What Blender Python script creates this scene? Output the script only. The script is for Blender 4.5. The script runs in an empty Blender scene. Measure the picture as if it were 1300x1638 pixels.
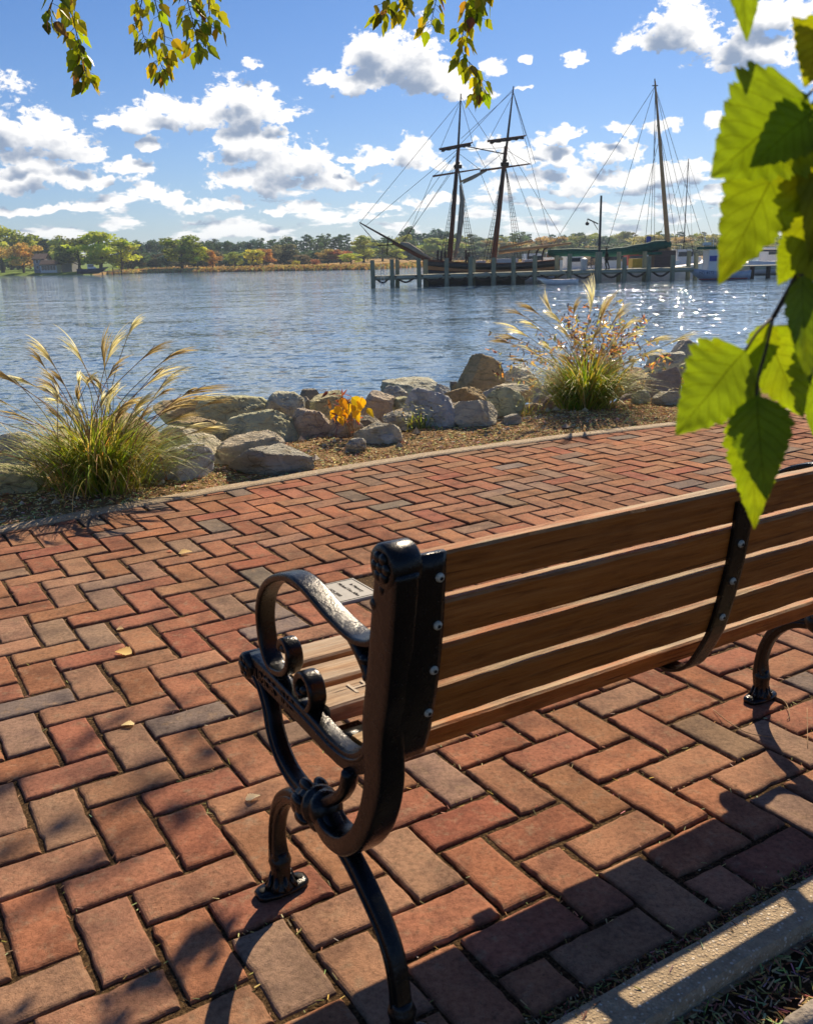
import bpy, math, random
import numpy as np
from mathutils import Vector, Matrix, noise

random.seed(7)
sc = bpy.context.scene
COL = sc.collection
PI = math.pi

# ------------------------------------------------------------------ camera
CF, CPITCH, CROLL, YAW, U0, V0 = 1478.013, 0.2672604, -0.0234454, 0.5533265, -2.987464, -21.185063
CELL = 0.111                      # width of one paver with its joint, metres
CAMH = 1.1522
WATER = -1.2                      # river level below the path
cp_, sp_, cr_, sr_ = math.cos(CPITCH), math.sin(CPITCH), math.cos(CROLL), math.sin(CROLL)
cy_, sy_ = math.cos(YAW), math.sin(YAW)
cam = bpy.data.cameras.new('camera'); camo = bpy.data.objects.new('camera', cam); COL.objects.link(camo)
R = Matrix(((cr_, -sr_, 0), (sr_ * sp_, cr_ * sp_, -cp_), (sr_ * cp_, cr_ * cp_, sp_)))
camo.matrix_world = Matrix.Translation((0, 0, CAMH)) @ R.to_4x4()
cam.sensor_fit = 'VERTICAL'; cam.sensor_height = 36; cam.sensor_width = 36
cam.lens = CF / 1638 * 36
cam.clip_start = 0.05; cam.clip_end = 6000
cam.dof.use_dof = True; cam.dof.focus_distance = 3.2; cam.dof.aperture_fstop = 13
sc.camera = camo

# ------------------------------------------------------------------ sun, exposure
SUN_AZ, SUN_EL = math.radians(17.3), math.radians(37.3)
sv = Vector((math.sin(SUN_AZ) * math.cos(SUN_EL), math.cos(SUN_AZ) * math.cos(SUN_EL), math.sin(SUN_EL)))
sl = bpy.data.lights.new('sun', 'SUN'); sl.energy = 4.8; sl.angle = math.radians(0.5); sl.color = (1, .82, .60)
slo = bpy.data.objects.new('sun', sl); COL.objects.link(slo); slo.rotation_euler = sv.to_track_quat('Z', 'Y').to_euler()
slo.location = (20, 60, 60)
sc.view_settings.view_transform = 'Standard'; sc.view_settings.look = 'None'
sc.view_settings.gamma = 1; sc.view_settings.use_curve_mapping = False
sc.view_settings.exposure = 0.68
sc.cycles.use_denoising = True
sc.cycles.max_bounces = 6; sc.cycles.diffuse_bounces = 3; sc.cycles.glossy_bounces = 3
sc.cycles.transparent_max_bounces = 8; sc.cycles.transmission_bounces = 4
sc.cycles.sample_clamp_indirect = 6

# ------------------------------------------------------------------ from places in the picture to places on the ground
def ray(px, py):
    a = (px - 650) / CF; b = (819 - py) / CF
    r = a * cr_ - b * sr_; u = a * sr_ + b * cr_
    return Vector((r, u * sp_ + cp_, u * cp_ - sp_))
def at(px, py, z=0.0):
    d = ray(px, py); t = (z - CAMH) / d.z
    return Vector((d.x * t, d.y * t, z))
def atY(px, py, Y):
    d = ray(px, py); return Vector((0, 0, CAMH)) + d * (Y / d.y)
def P(u, v, z=0.0):               # herringbone lattice -> world (z in metres)
    a = (u - U0) * CELL; b = (v - V0) * CELL
    return Vector((a * cy_ - b * sy_, a * sy_ + b * cy_, z))
def lat(w):
    return (w.x * cy_ + w.y * sy_) / CELL + U0, (-w.x * sy_ + w.y * cy_) / CELL + V0

# ------------------------------------------------------------------ node helpers
def nd(nt, typ, ins=None, **props):
    n = nt.nodes.new(typ)
    for k, v in props.items(): setattr(n, k, v)
    for k, v in (ins or {}).items():
        s = n.inputs[k]
        if isinstance(v, bpy.types.NodeSocket): nt.links.new(v, s)
        else: s.default_value = v
    return n
def mth(nt, op, a, b=None, c=None, clamp=False):
    n = nt.nodes.new('ShaderNodeMath'); n.operation = op; n.use_clamp = clamp
    for i, v in enumerate((a, b, c)):
        if v is None: continue
        if isinstance(v, bpy.types.NodeSocket): nt.links.new(v, n.inputs[i])
        else: n.inputs[i].default_value = v
    return n.outputs[0]
def mixc(nt, f, a, b, mode='MIX'):
    n = nt.nodes.new('ShaderNodeMixRGB'); n.blend_type = mode
    for i, v in enumerate((f, a, b)):
        if isinstance(v, bpy.types.NodeSocket): nt.links.new(v, n.inputs[i])
        elif i == 0: n.inputs[0].default_value = v
        else: n.inputs[i].default_value = (*v[:3], 1)
    return n.outputs[0]
def ramp(nt, f, stops, interp='LINEAR'):
    n = nt.nodes.new('ShaderNodeValToRGB'); n.color_ramp.interpolation = interp
    e = n.color_ramp.elements
    while len(e) < len(stops): e.new(0.5)
    for i, (p, c) in enumerate(stops):
        e[i].position = p; e[i].color = (*c, 1) if not isinstance(c, (int, float)) else (c, c, c, 1)
    nt.links.new(f, n.inputs[0]); return n.outputs[0]
def smooth(nt, x, lo, hi, a=0.0, b=1.0):
    n = nt.nodes.new('ShaderNodeMapRange'); n.interpolation_type = 'SMOOTHSTEP'
    nt.links.new(x, n.inputs[0])
    for i, v in enumerate((lo, hi, a, b)): n.inputs[i + 1].default_value = v
    return n.outputs[0]
def noise_n(nt, vec, scale, detail=4, rough=.55, dist=0.0):
    return nd(nt, 'ShaderNodeTexNoise', {'Vector': vec, 'Scale': scale, 'Detail': detail, 'Roughness': rough, 'Distortion': dist}).outputs[0]

# ------------------------------------------------------------------ sky with its clouds
W = bpy.data.worlds.new('World'); sc.world = W; W.use_nodes = True
wt = W.node_tree; wt.nodes.clear()
wo = nd(wt, 'ShaderNodeOutputWorld')
bg = nd(wt, 'ShaderNodeBackground', {'Strength': 0.13})
wt.links.new(bg.outputs[0], wo.inputs[0])
sky = nd(wt, 'ShaderNodeTexSky', sky_type='NISHITA', sun_disc=False, sun_elevation=SUN_EL, sun_rotation=SUN_AZ,
         altitude=0, air_density=1.0, dust_density=0.3, ozone_density=2.5)
# clouds as bodies in directions of the real sky: (px, py, half width, half height)
CLOUDS = [(600, 92, 48, 36), (655, 108, 70, 48), (555, 128, 66, 20), (700, 135, 60, 28), (740, 150, 40, 14), (600, 130, 90, 26),
          (400, 178, 72, 30), (372, 150, 34, 24), (310, 185, 60, 22), (225, 195, 84, 20), (270, 172, 40, 16), (440, 188, 36, 18),
          (60, 222, 90, 32), (10, 205, 60, 28), (120, 246, 48, 18), (40, 250, 60, 16),
          (400, 240, 70, 34), (470, 262, 80, 34), (530, 290, 60, 24), (380, 222, 44, 22), (560, 255, 22, 8), (430, 290, 90, 26),
          (640, 252, 66, 26), (655, 236, 34, 18), (600, 262, 40, 14), (700, 262, 40, 12),
          (70, 285, 90, 24), (10, 300, 70, 20), (160, 290, 40, 14), (250, 318, 60, 18), (330, 330, 70, 14), (240, 234, 22, 11), (200, 270, 40, 14),
          (1085, 48, 58, 36), (1050, 66, 46, 20), (1120, 60, 40, 28), (1200, 78, 76, 28), (1215, 96, 70, 18), (1250, 25, 60, 26), (1180, 60, 30, 20),
          (905, 218, 36, 13), (868, 226, 16, 7), (985, 244, 46, 19), (1150, 193, 28, 11), (990, 209, 30, 9), (1056, 205, 30, 13),
          (1000, 288, 130, 20), (910, 282, 70, 20), (885, 252, 40, 17), (1110, 272, 70, 13), (1060, 270, 50, 14), (830, 258, 60, 24), (790, 236, 34, 16),
          (1080, 318, 30, 11), (930, 305, 60, 14), (820, 300, 60, 14),
          (912, 95, 16, 8), (851, 96, 10, 8), (404, 111, 15, 9), (796, 108, 24, 14), (845, 141, 14, 5), (1250, 290, 40, 14), (1285, 215, 40, 14),
          (600, 335, 50, 9), (470, 335, 60, 10), (120, 335, 80, 9), (560, 352, 60, 7), (700, 320, 50, 10), (1000, 335, 70, 8), (880, 332, 50, 9), (20, 340, 50, 7), (360, 355, 60, 6), (1180, 330, 40, 8), (1150, 305, 40, 7),
          (-120, 150, 120, 40), (-260, 260, 160, 40), (1430, 120, 100, 40), (1520, 260, 150, 40), (300, -260, 160, 60), (1000, -330, 170, 60), (-500, 0, 200, 60), (1800, 60, 180, 60)]
g = bpy.data.node_groups.new('cloud_density', 'ShaderNodeTree')
g.interface.new_socket('P', in_out='INPUT', socket_type='NodeSocketVector')
g.interface.new_socket('D', in_out='OUTPUT', socket_type='NodeSocketFloat'); g.interface.new_socket('S', in_out='OUTPUT', socket_type='NodeSocketFloat')
gi = g.nodes.new('NodeGroupInput'); go = g.nodes.new('NodeGroupOutput')
warp = nd(g, 'ShaderNodeTexNoise', {'Vector': gi.outputs[0], 'Scale': 26.0, 'Detail': 3.0, 'Roughness': .6})
wv = nd(g, 'ShaderNodeVectorMath', {0: warp.outputs[1], 1: (.5, .5, .5)}, operation='SUBTRACT')
wv2 = nd(g, 'ShaderNodeVectorMath', {0: wv.outputs[0], 1: (.05, .03, 0)}, operation='MULTIPLY')
pp = nd(g, 'ShaderNodeVectorMath', {0: gi.outputs[0], 1: wv2.outputs[0]}, operation='ADD')
qmin = None
def azel(px, py):
    d = ray(px, py).normalized(); return math.atan2(d.x, d.y), math.asin(d.z)
for cx, cy, rx, ry in CLOUDS:
    a, e = azel(cx, cy)
    k = 1.0 / CF
    s1 = nd(g, 'ShaderNodeVectorMath', {0: pp.outputs[0], 1: (a, e, 0)}, operation='SUBTRACT')
    # billowing tops over flatter bases
    lo = nd(g, 'ShaderNodeVectorMath', {0: s1.outputs[0], 1: (0, 0, 0)}, operation='MINIMUM')
    s3 = nd(g, 'ShaderNodeVectorMath', {0: lo.outputs[0], 1: (0, .75, 0), 2: s1.outputs[0]}, operation='MULTIPLY_ADD')
    s2 = nd(g, 'ShaderNodeVectorMath', {0: s3.outputs[0], 1: (1 / (rx * k * 1.0), 1 / (ry * k * 1.08), 0)}, operation='MULTIPLY')
    dt = nd(g, 'ShaderNodeVectorMath', {0: s2.outputs[0], 1: s2.outputs[0]}, operation='DOT_PRODUCT').outputs['Value']
    qmin = dt if qmin is None else mth(g, 'MINIMUM', qmin, dt)
F_ = mth(g, 'SUBTRACT', 1.0, mth(g, 'POWER', qmin, 0.5))
F_ = mth(g, 'MAXIMUM', F_, -1.6)
flat = nd(g, 'ShaderNodeVectorMath', {0: gi.outputs[0], 1: (1, 1.5, 1)}, operation='MULTIPLY').outputs[0]
n1 = noise_n(g, flat, 34, 10, .62, .3)
n2 = noise_n(g, nd(g, 'ShaderNodeVectorMath', {0: gi.outputs[0], 1: (1, 3.6, 1)}, operation='MULTIPLY').outputs[0], 15, 6, .6)
n5 = noise_n(g, flat, 120, 6, .6, .4)
D_ = mth(g, 'ADD', F_, mth(g, 'ADD', mth(g, 'MULTIPLY', mth(g, 'SUBTRACT', n1, .5), 2.4), mth(g, 'MULTIPLY', mth(g, 'SUBTRACT', n5, .5), 1.3)))
# a low band of far cloud decks towards the horizon
sepg = nd(g, 'ShaderNodeSeparateXYZ', {0: gi.outputs[0]})
band = mth(g, 'MULTIPLY', smooth(g, sepg.outputs[1], .115, .03), smooth(g, sepg.outputs[1], -.02, .005))
Db = mth(g, 'ADD', mth(g, 'MULTIPLY', mth(g, 'SUBTRACT', n2, .50), 4.4), mth(g, 'SUBTRACT', band, .92))
D_ = mth(g, 'MAXIMUM', D_, Db)
g.links.new(D_, go.inputs[0])
n4 = noise_n(g, flat, 22, 4, .5, .2)
S_ = mth(g, 'ADD', F_, mth(g, 'MULTIPLY', mth(g, 'SUBTRACT', n4, .5), 2.0))
S_ = mth(g, 'MAXIMUM', S_, mth(g, 'MULTIPLY', Db, .55))
g.links.new(S_, go.inputs[1])
tc = nd(wt, 'ShaderNodeTexCoord')
sx = nd(wt, 'ShaderNodeSeparateXYZ', {0: tc.outputs['Generated']})
az = mth(wt, 'ARCTAN2', sx.outputs[0], sx.outputs[1]); el = mth(wt, 'ARCSINE', sx.outputs[2])
pv = nd(wt, 'ShaderNodeCombineXYZ', {0: az, 1: el, 2: 0.0})
def dens(off):
    o = nd(wt, 'ShaderNodeVectorMath', {0: pv.outputs[0], 1: off}, operation='ADD')
    n = wt.nodes.new('ShaderNodeGroup'); n.node_tree = g; wt.links.new(o.outputs[0], n.inputs[0]); return n.outputs
o0 = dens((0, 0, 0)); o1 = dens((.006, .016, 0)); d0 = o0[0]
alpha = mth(wt, 'MULTIPLY', smooth(wt, d0, -.03, .30), smooth(wt, el, -.03, .06, .6, 1.0))
thick = mth(wt, 'ADD', mth(wt, 'MULTIPLY', o1[1], .75), mth(wt, 'MULTIPLY', o1[0], .25))
shade = smooth(wt, thick, .05, .90)
CLK = 5.6
ccol = mixc(wt, shade, (CLK * 1.0, CLK * .98, CLK * .96), (CLK * .25, CLK * .32, CLK * .45))
hs = nd(wt, 'ShaderNodeHueSaturation', {'Saturation': 1.0, 'Value': .80, 'Color': sky.outputs[0]})
# dry autumn air: the blue deepens overhead
tint = mixc(wt, smooth(wt, el, -.02, .30), (.34, .41, .57), (.24, .36, .545))
skyc = mixc(wt, 1.0, hs.outputs[0], tint, 'MULTIPLY')
fin = mixc(wt, alpha, skyc, ccol)
wt.links.new(fin, bg.inputs['Color'])
W.cycles.sampling_method = 'MANUAL'; W.cycles.sample_map_resolution = 512

# ------------------------------------------------------------------ mesh helpers
def tag(o, label=None, cat=None, group=None, kind=None):
    if label: o['label'] = label
    if cat: o['category'] = cat
    if group: o['group'] = group
    if kind: o['kind'] = kind
    return o
def empty(name, loc, rz=0.0):
    o = bpy.data.objects.new(name, None); COL.objects.link(o)
    o.location = loc; o.rotation_euler = (0, 0, rz); o.empty_display_size = .2
    return o
def copy_tree(o, parent=None):
    c = o.copy(); COL.objects.link(c); c.parent = parent
    for k in ('label', 'category', 'group'):
        if k in c: del c[k]
    for ch in list(o.children): copy_tree(ch, c)
    return c
def catmull(pts, n):
    pts = [Vector(p) for p in pts]; out = []
    q = [pts[0] * 2 - pts[1]] + pts + [pts[-1] * 2 - pts[-2]]
    for i in range(1, len(q) - 2):
        for k in range(n):
            t = k / n; a, b, c, d = q[i - 1], q[i], q[i + 1], q[i + 2]
            out.append(.5 * ((2 * b) + (c - a) * t + (2 * a - 5 * b + 4 * c - d) * t * t + (3 * b - a - 3 * c + d) * t ** 3))
    out.append(pts[-1]); return out
def lerp_list(vals, n):
    out = []
    for i in range(len(vals) - 1):
        for k in range(n): out.append(vals[i] + (vals[i + 1] - vals[i]) * k / n)
    out.append(vals[-1]); return out

class MB:
    def __init__(s): s.v = []; s.f = []; s.c = []; s.col = (1, 1, 1)
    def face(s, idx): s.f.append(idx); s.c.append(s.col)
    def poly(s, pts):
        b = len(s.v); s.v += [tuple(p) for p in pts]; s.face(tuple(range(b, b + len(pts))))
    def box(s, c, size, rz=0.0, M=None, bev=0.0):
        hx, hy, hz = size[0] / 2, size[1] / 2, size[2] / 2
        M = M or Matrix.Rotation(rz, 3, 'Z'); c = Vector(c)
        if bev <= 0:
            b = len(s.v)
            for z in (-hz, hz):
                for x, y in ((-hx, -hy), (hx, -hy), (hx, hy), (-hx, hy)): s.v.append(tuple(c + M @ Vector((x, y, z))))
            for q in ((0, 3, 2, 1), (4, 5, 6, 7), (0, 1, 5, 4), (1, 2, 6, 5), (2, 3, 7, 6), (3, 0, 4, 7)): s.face(tuple(b + i for i in q))
            return
        rings = []
        for z, i in ((-hz, bev), (-hz + bev, 0), (hz - bev, 0), (hz, bev)):
            ring = []
            for sx_, sy__ in ((-1, -1), (1, -1), (1, 1), (-1, 1)):
                x0, y0 = sx_ * (hx - i), sy__ * (hy - i)
                b2 = bev if i == 0 else bev * .6
                a = (x0 - sx_ * b2 * (1 if i == 0 else .4), y0); d = (x0, y0 - sy__ * b2 * (1 if i == 0 else .4))
                ring += [d, a] if sx_ * sy__ < 0 else [a, d]
            # order round the outline
            ring.sort(key=lambda p: math.atan2(p[1] / hy, p[0] / hx))
            b = len(s.v); s.v += [tuple(c + M @ Vector((x, y, z))) for x, y in ring]; rings.append(b)
        for a, b in zip(rings, rings[1:]):
            for k in range(8): s.face((a + k, a + (k + 1) % 8, b + (k + 1) % 8, b + k))
        s.face(tuple(rings[0] + k for k in range(7, -1, -1))); s.face(tuple(rings[-1] + k for k in range(8)))
    def rings(s, rs, cap=True, close=False):
        n = len(rs[0]); bs = []
        for r in rs: bs.append(len(s.v)); s.v += [tuple(p) for p in r]
        for a, b in zip(bs, bs[1:]):
            for k in range(n): s.face((a + k, a + (k + 1) % n, b + (k + 1) % n, b + k))
        if cap:
            s.face(tuple(bs[0] + k for k in range(n - 1, -1, -1))); s.face(tuple(bs[-1] + k for k in range(n)))
    def tube(s, pts, rad, n=8, cap=True):
        pts = [Vector(p) for p in pts]
        if not isinstance(rad, (list, tuple)): rad = [rad] * len(pts)
        t0 = (pts[1] - pts[0]).normalized()
        ref = Vector((0, 0, 1)) if abs(t0.z) < .9 else Vector((1, 0, 0))
        a = t0.cross(ref).normalized(); rs = []
        for i, p in enumerate(pts):
            t = (pts[min(i + 1, len(pts) - 1)] - pts[max(i - 1, 0)])
            if t.length < 1e-9: t = t0
            t = t.normalized(); a = (a - t * a.dot(t)).normalized(); b = t.cross(a)
            rs.append([p + (a * math.cos(2 * PI * k / n) + b * math.sin(2 * PI * k / n)) * rad[i] for k in range(n)])
        s.rings(rs, cap)
    def band(s, pts, wdir, hx, ht, n=12, pw=2.6):
        """a bar of rounded section along pts; half width hx along wdir, half thickness ht in the plane"""
        pts = [Vector(p) for p in pts]; wdir = Vector(wdir).normalized()
        if not isinstance(hx, (list, tuple)): hx = [hx] * len(pts)
        if not isinstance(ht, (list, tuple)): ht = [ht] * len(pts)
        rs = []
        for i, p in enumerate(pts):
            t = (pts[min(i + 1, len(pts) - 1)] - pts[max(i - 1, 0)]).normalized(); nn = wdir.cross(t).normalized()
            r = []
            for k in range(n):
                c, q = math.cos(2 * PI * (k + .5) / n), math.sin(2 * PI * (k + .5) / n)
                r.append(p + wdir * hx[i] * math.copysign(abs(c) ** (2 / pw), c) + nn * ht[i] * math.copysign(abs(q) ** (2 / pw), q))
            rs.append(r)
        s.rings(rs, True)
    def lathe(s, c, axis, prof, n=16):
        """prof: list of (distance along axis, radius)"""
        c = Vector(c); ax = Vector(axis).normalized(); ref = Vector((0, 0, 1)) if abs(ax.z) < .9 else Vector((1, 0, 0))
        a = ax.cross(ref).normalized(); b = ax.cross(a)
        s.rings([[c + ax * d + (a * math.cos(2 * PI * k / n) + b * math.sin(2 * PI * k / n)) * r for k in range(n)] for d, r in prof], True)
    def ball(s, c, r, sx=1, sy=1, sz=1, n=12, m=8):
        c = Vector(c); s.rings([[c + Vector((math.sin(PI * (j + .02) / (m + .04)) * math.cos(2 * PI * k / n) * r * sx, math.sin(PI * (j + .02) / (m + .04)) * math.sin(2 * PI * k / n) * r * sy, -math.cos(PI * (j + .02) / (m + .04)) * r * sz)) for k in range(n)] for j in range(m + 1)], True)
    def build(s, name, mat, parent=None, smooth=False, off=None):
        me = bpy.data.meshes.new(name)
        v = s.v if off is None else [(x - off[0], y - off[1], z - off[2]) for x, y, z in s.v]
        me.from_pydata(v, [], s.f)
        ca = me.color_attributes.new('col', 'FLOAT_COLOR', 'CORNER')
        arr = np.ones((len(me.loops), 4), np.float32)
        cnt = np.fromiter((len(f) for f in s.f), int, len(s.f))
        arr[:, :3] = np.repeat(np.array(s.c, np.float32).reshape(-1, 3), cnt, axis=0)
        ca.data.foreach_set('color', arr.ravel())
        me.materials.append(mat)
        if smooth: me.polygons.foreach_set('use_smooth', [True] * len(me.polygons))
        me.update()
        o = bpy.data.objects.new(name, me); COL.objects.link(o)
        if parent: o.parent = parent
        return o

# ------------------------------------------------------------------ materials
def newmat(name):
    m = bpy.data.materials.new(name); m.use_nodes = True
    nt = m.node_tree; return m, nt, nt.nodes['Principled BSDF']
def attr(nt, n='col'): return nd(nt, 'ShaderNodeAttribute', attribute_name=n).outputs['Color']
def objco(nt): return nd(nt, 'ShaderNodeTexCoord').outputs['Object']
def wpos(nt): return nd(nt, 'ShaderNodeNewGeometry').outputs['Position']
def setb(nt, b, col=None, rough=None, bump=None, spec=None, dist=.002, strength=1.0, metallic=None):
    if col is not None:
        if isinstance(col, bpy.types.NodeSocket): nt.links.new(col, b.inputs['Base Color'])
        else: b.inputs['Base Color'].default_value = (*col, 1)
    if rough is not None:
        if isinstance(rough, bpy.types.NodeSocket): nt.links.new(rough, b.inputs['Roughness'])
        else: b.inputs['Roughness'].default_value = rough
    if spec is not None: b.inputs['Specular IOR Level'].default_value = spec
    if metallic is not None: b.inputs['Metallic'].default_value = metallic
    if bump is not None:
        bn = nd(nt, 'ShaderNodeBump', {'Height': bump, 'Distance': dist, 'Strength': strength})
        nt.links.new(bn.outputs[0], b.inputs['Normal'])
M = {}
def simple(name, col, rough=.6, spec=.4, var=.25, scale=20, bumpd=0.0, metallic=None):
    m, nt, b = newmat(name); p = objco(nt)
    n = noise_n(nt, p, scale, 5, .6)
    c = mixc(nt, 1.0, mixc(nt, 1.0, col, attr(nt), 'MULTIPLY'), ramp(nt, n, [(.3, 1 - var), (.7, 1 + var * .6)]), 'MULTIPLY')
    setb(nt, b, c, rough, n if bumpd else None, spec, bumpd or .001, metallic=metallic)
    M[name] = m; return m

# clay pavers
m, nt, b = newmat('brick'); p = wpos(nt)
big = noise_n(nt, p, 9, 5, .6); fine = noise_n(nt, p, 90, 8, .7); grit = noise_n(nt, p, 420, 3, .6)
c = mixc(nt, smooth(nt, big, .40, .70), attr(nt), mixc(nt, 1.0, attr(nt), (.62, .64, .70), 'MULTIPLY'))
c = mixc(nt, smooth(nt, noise_n(nt, p, 24, 8, .72), .50, .74), c, (.30, .205, .13))      # sandy film
c = mixc(nt, 1.0, c, ramp(nt, fine, [(.30, .58), (.5, 1.0), (.72, 1.32)]), 'MULTIPLY')
pit = smooth(nt, grit, .62, .70)
c = mixc(nt, mth(nt, 'MULTIPLY', pit, .6), c, (.06, .035, .02))
c = mixc(nt, mth(nt, 'MULTIPLY', smooth(nt, noise_n(nt, p, 55, 4, .6), .66, .72), .55), c, (.10, .055, .03))
h = mth(nt, 'ADD', mth(nt, 'MULTIPLY', fine, .45), mth(nt, 'SUBTRACT', mth(nt, 'MULTIPLY', grit, .30), mth(nt, 'MULTIPLY', pit, .25)))
st_ = noise_n(nt, p, 2.2, 5, .65, .5)
c = mixc(nt, 1.0, c, ramp(nt, st_, [(.30, .66), (.5, 1.0), (.70, 1.15)]), 'MULTIPLY')
setb(nt, b, c, ramp(nt, fine, [(.3, .8), (.7, 1.0)]), h, .05, .0055, .9); M['brick'] = m
# soil and sand in the joints
m, nt, b = newmat('joint_soil'); p = wpos(nt); n = noise_n(nt, p, 140, 8, .7)
setb(nt, b, ramp(nt, n, [(.32, (.022, .013, .007)), (.50, (.075, .045, .021)), (.66, (.22, .14, .065)), (.80, (.40, .28, .14))]), .95, n, .1, .01); M['joint_soil'] = m
# mulch bed
m, nt, b = newmat('mulch'); p = wpos(nt); n = noise_n(nt, p, 60, 9, .72); n2 = noise_n(nt, p, 4, 4, .5)
c = ramp(nt, n, [(.28, (.09, .055, .025)), (.46, (.30, .19, .085)), (.6, (.48, .33, .16)), (.78, (.62, .47, .26))])
c = mixc(nt, 1.0, c, ramp(nt, n2, [(.3, .75), (.7, 1.1)]), 'MULTIPLY')
setb(nt, b, c, .95, n, .1, .03); M['mulch'] = m
m, nt, b = newmat('dark_soil'); p = wpos(nt); n = noise_n(nt, p, 70, 9, .72)
setb(nt, b, ramp(nt, n, [(.3, (.024, .017, .010)), (.55, (.10, .066, .036)), (.75, (.26, .17, .085))]), .95, n, .1, .03); M['dark_soil'] = m
# exposed aggregate kerb
m, nt, b = newmat('kerb_concrete'); p = wpos(nt)
vo = nd(nt, 'ShaderNodeTexVoronoi', {'Vector': p, 'Scale': 150.0, 'Randomness': 1.0})
peb = smooth(nt, vo.outputs['Distance'], .55, .25)
n = noise_n(nt, p, 45, 8, .7); n3 = noise_n(nt, p, 300, 4, .6)
pc = ramp(nt, nd(nt, 'ShaderNodeSeparateColor', {0: vo.outputs['Color']}).outputs[0], [(0, (.36, .27, .17)), (.35, (.42, .33, .22)), (.7, (.30, .22, .14)), (.88, (.62, .55, .43)), (1, (.75, .70, .60))])
c = mixc(nt, mth(nt, 'MULTIPLY', peb, .8), (.33, .255, .16), pc)
c = mixc(nt, 1.0, c, ramp(nt, n, [(.3, .75), (.6, 1.3)]), 'MULTIPLY')
setb(nt, b, c, .85, mth(nt, 'ADD', mth(nt, 'MULTIPLY', peb, .5), n3), .3, .003); M['kerb_concrete'] = m
# cast iron under old gloss paint
m, nt, b = newmat('cast_iron'); p = objco(nt); n = noise_n(nt, p, 60, 6, .65); n2 = noise_n(nt, p, 11, 4, .6)
c = mixc(nt, smooth(nt, n2, .56, .74), (.004, .005, .005), (.014, .012, .009))
setb(nt, b, c, ramp(nt, n, [(.3, .16), (.7, .31)]), mth(nt, 'ADD', mth(nt, 'ADD', n, mth(nt, 'MULTIPLY', noise_n(nt, p, 240, 4, .6), .35)), mth(nt, 'MULTIPLY', n2, 1.2)), .30, .0014, .7); M['cast_iron'] = m
# bolt heads
simple('bolt_metal', (.50, .46, .34), .45, .5, .5, 260)
simple('bolt_hole', (.02, .018, .015), .7, .2, .2, 60)
# weathered wood; boards run along local x
def wood(name, base, light, grey, top):
    m, nt, b = newmat(name); p = objco(nt)
    q = nd(nt, 'ShaderNodeMapping', {'Vector': p, 'Scale': (2.2, 42, 42)}).outputs[0]
    n = noise_n(nt, q, 3.0, 9, .68, .4); q2 = nd(nt, 'ShaderNodeMapping', {'Vector': p, 'Scale': (1, 6, 6)}).outputs[0]
    n2 = noise_n(nt, q2, 5, 5, .6)
    c = ramp(nt, n, [(.26, tuple(x * .5 for x in base)), (.46, base), (.68, light)])
    nz = nd(nt, 'ShaderNodeSeparateXYZ', {0: nd(nt, 'ShaderNodeNewGeometry').outputs['Normal']}).outputs[2]
    up = smooth(nt, nz, .45, .8)                      # rain and sun have bleached the upper faces
    gm = mth(nt, 'MULTIPLY', mth(nt, 'ADD', mth(nt, 'MULTIPLY', up, top), .06), smooth(nt, n2, .30, .62))
    c = mixc(nt, gm, c, mixc(nt, 1.0, grey, ramp(nt, n, [(.3, .45), (.65, 1.1)]), 'MULTIPLY'))
    c = mixc(nt, 1.0, c, attr(nt), 'MULTIPLY')
    crk = smooth(nt, noise_n(nt, nd(nt, 'ShaderNodeMapping', {'Vector': p, 'Scale': (1.0, 60, 60)}).outputs[0], 4, 3, .5), .66, .72)
    c = mixc(nt, mth(nt, 'MULTIPLY', crk, .6), c, (.03, .014, .006))
    blot = smooth(nt, noise_n(nt, nd(nt, 'ShaderNodeMapping', {'Vector': p, 'Scale': (1, 3, 3)}).outputs[0], 9, 4, .6), .50, .72)
    c = mixc(nt, mth(nt, 'MULTIPLY', blot, .65), c, mixc(nt, 1.0, c, (.45, .40, .38), 'MULTIPLY'))
    setb(nt, b, c, .6, mth(nt, 'SUBTRACT', n, mth(nt, 'MULTIPLY', crk, .6)), .14, .0035, .9); M[name] = m
wood('slat_wood', (.39, .110, .014), (.50, .165, .028), (.43, .335, .185), .85)
wood('slat_wood_worn', (.30, .17, .08), (.44, .28, .14), (.46, .37, .26), .8)
# stone
m, nt, b = newmat('rock'); p = objco(nt)
oi = nd(nt, 'ShaderNodeObjectInfo'); pr = nd(nt, 'ShaderNodeVectorMath', {0: p, 1: oi.outputs['Location']}, operation='ADD').outputs[0]
n = noise_n(nt, pr, 7, 9, .68, .6); n2 = noise_n(nt, pr, 34, 8, .72); n3 = noise_n(nt, nd(nt, 'ShaderNodeMapping', {'Vector': pr, 'Rotation': (.5, .3, .2), 'Scale': (1, 1, 5)}).outputs[0], 6, 6, .65)
c = mixc(nt, 1.0, oi.outputs['Color'], ramp(nt, n, [(.28, .66), (.5, 1.0), (.72, 1.35)]), 'MULTIPLY')
c = mixc(nt, mth(nt, 'MULTIPLY', smooth(nt, n3, .54, .66), .6), c, (.36, .27, .12))
c = mixc(nt, mth(nt, 'MULTIPLY', smooth(nt, n2, .60, .72), .6), c, (.50, .47, .42))
c = mixc(nt, mth(nt, 'MULTIPLY', smooth(nt, n2, .38, .28), .6), c, (.07, .06, .05))
wn = nd(nt, 'ShaderNodeTexNoise', {'Vector': pr, 'Scale': 5.0, 'Detail': 4.0}).outputs[1]
wp = nd(nt, 'ShaderNodeVectorMath', {0: pr, 1: nd(nt, 'ShaderNodeVectorMath', {0: wn, 'Scale': .22}, operation='SCALE').outputs[0]}, operation='ADD').outputs[0]
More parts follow.
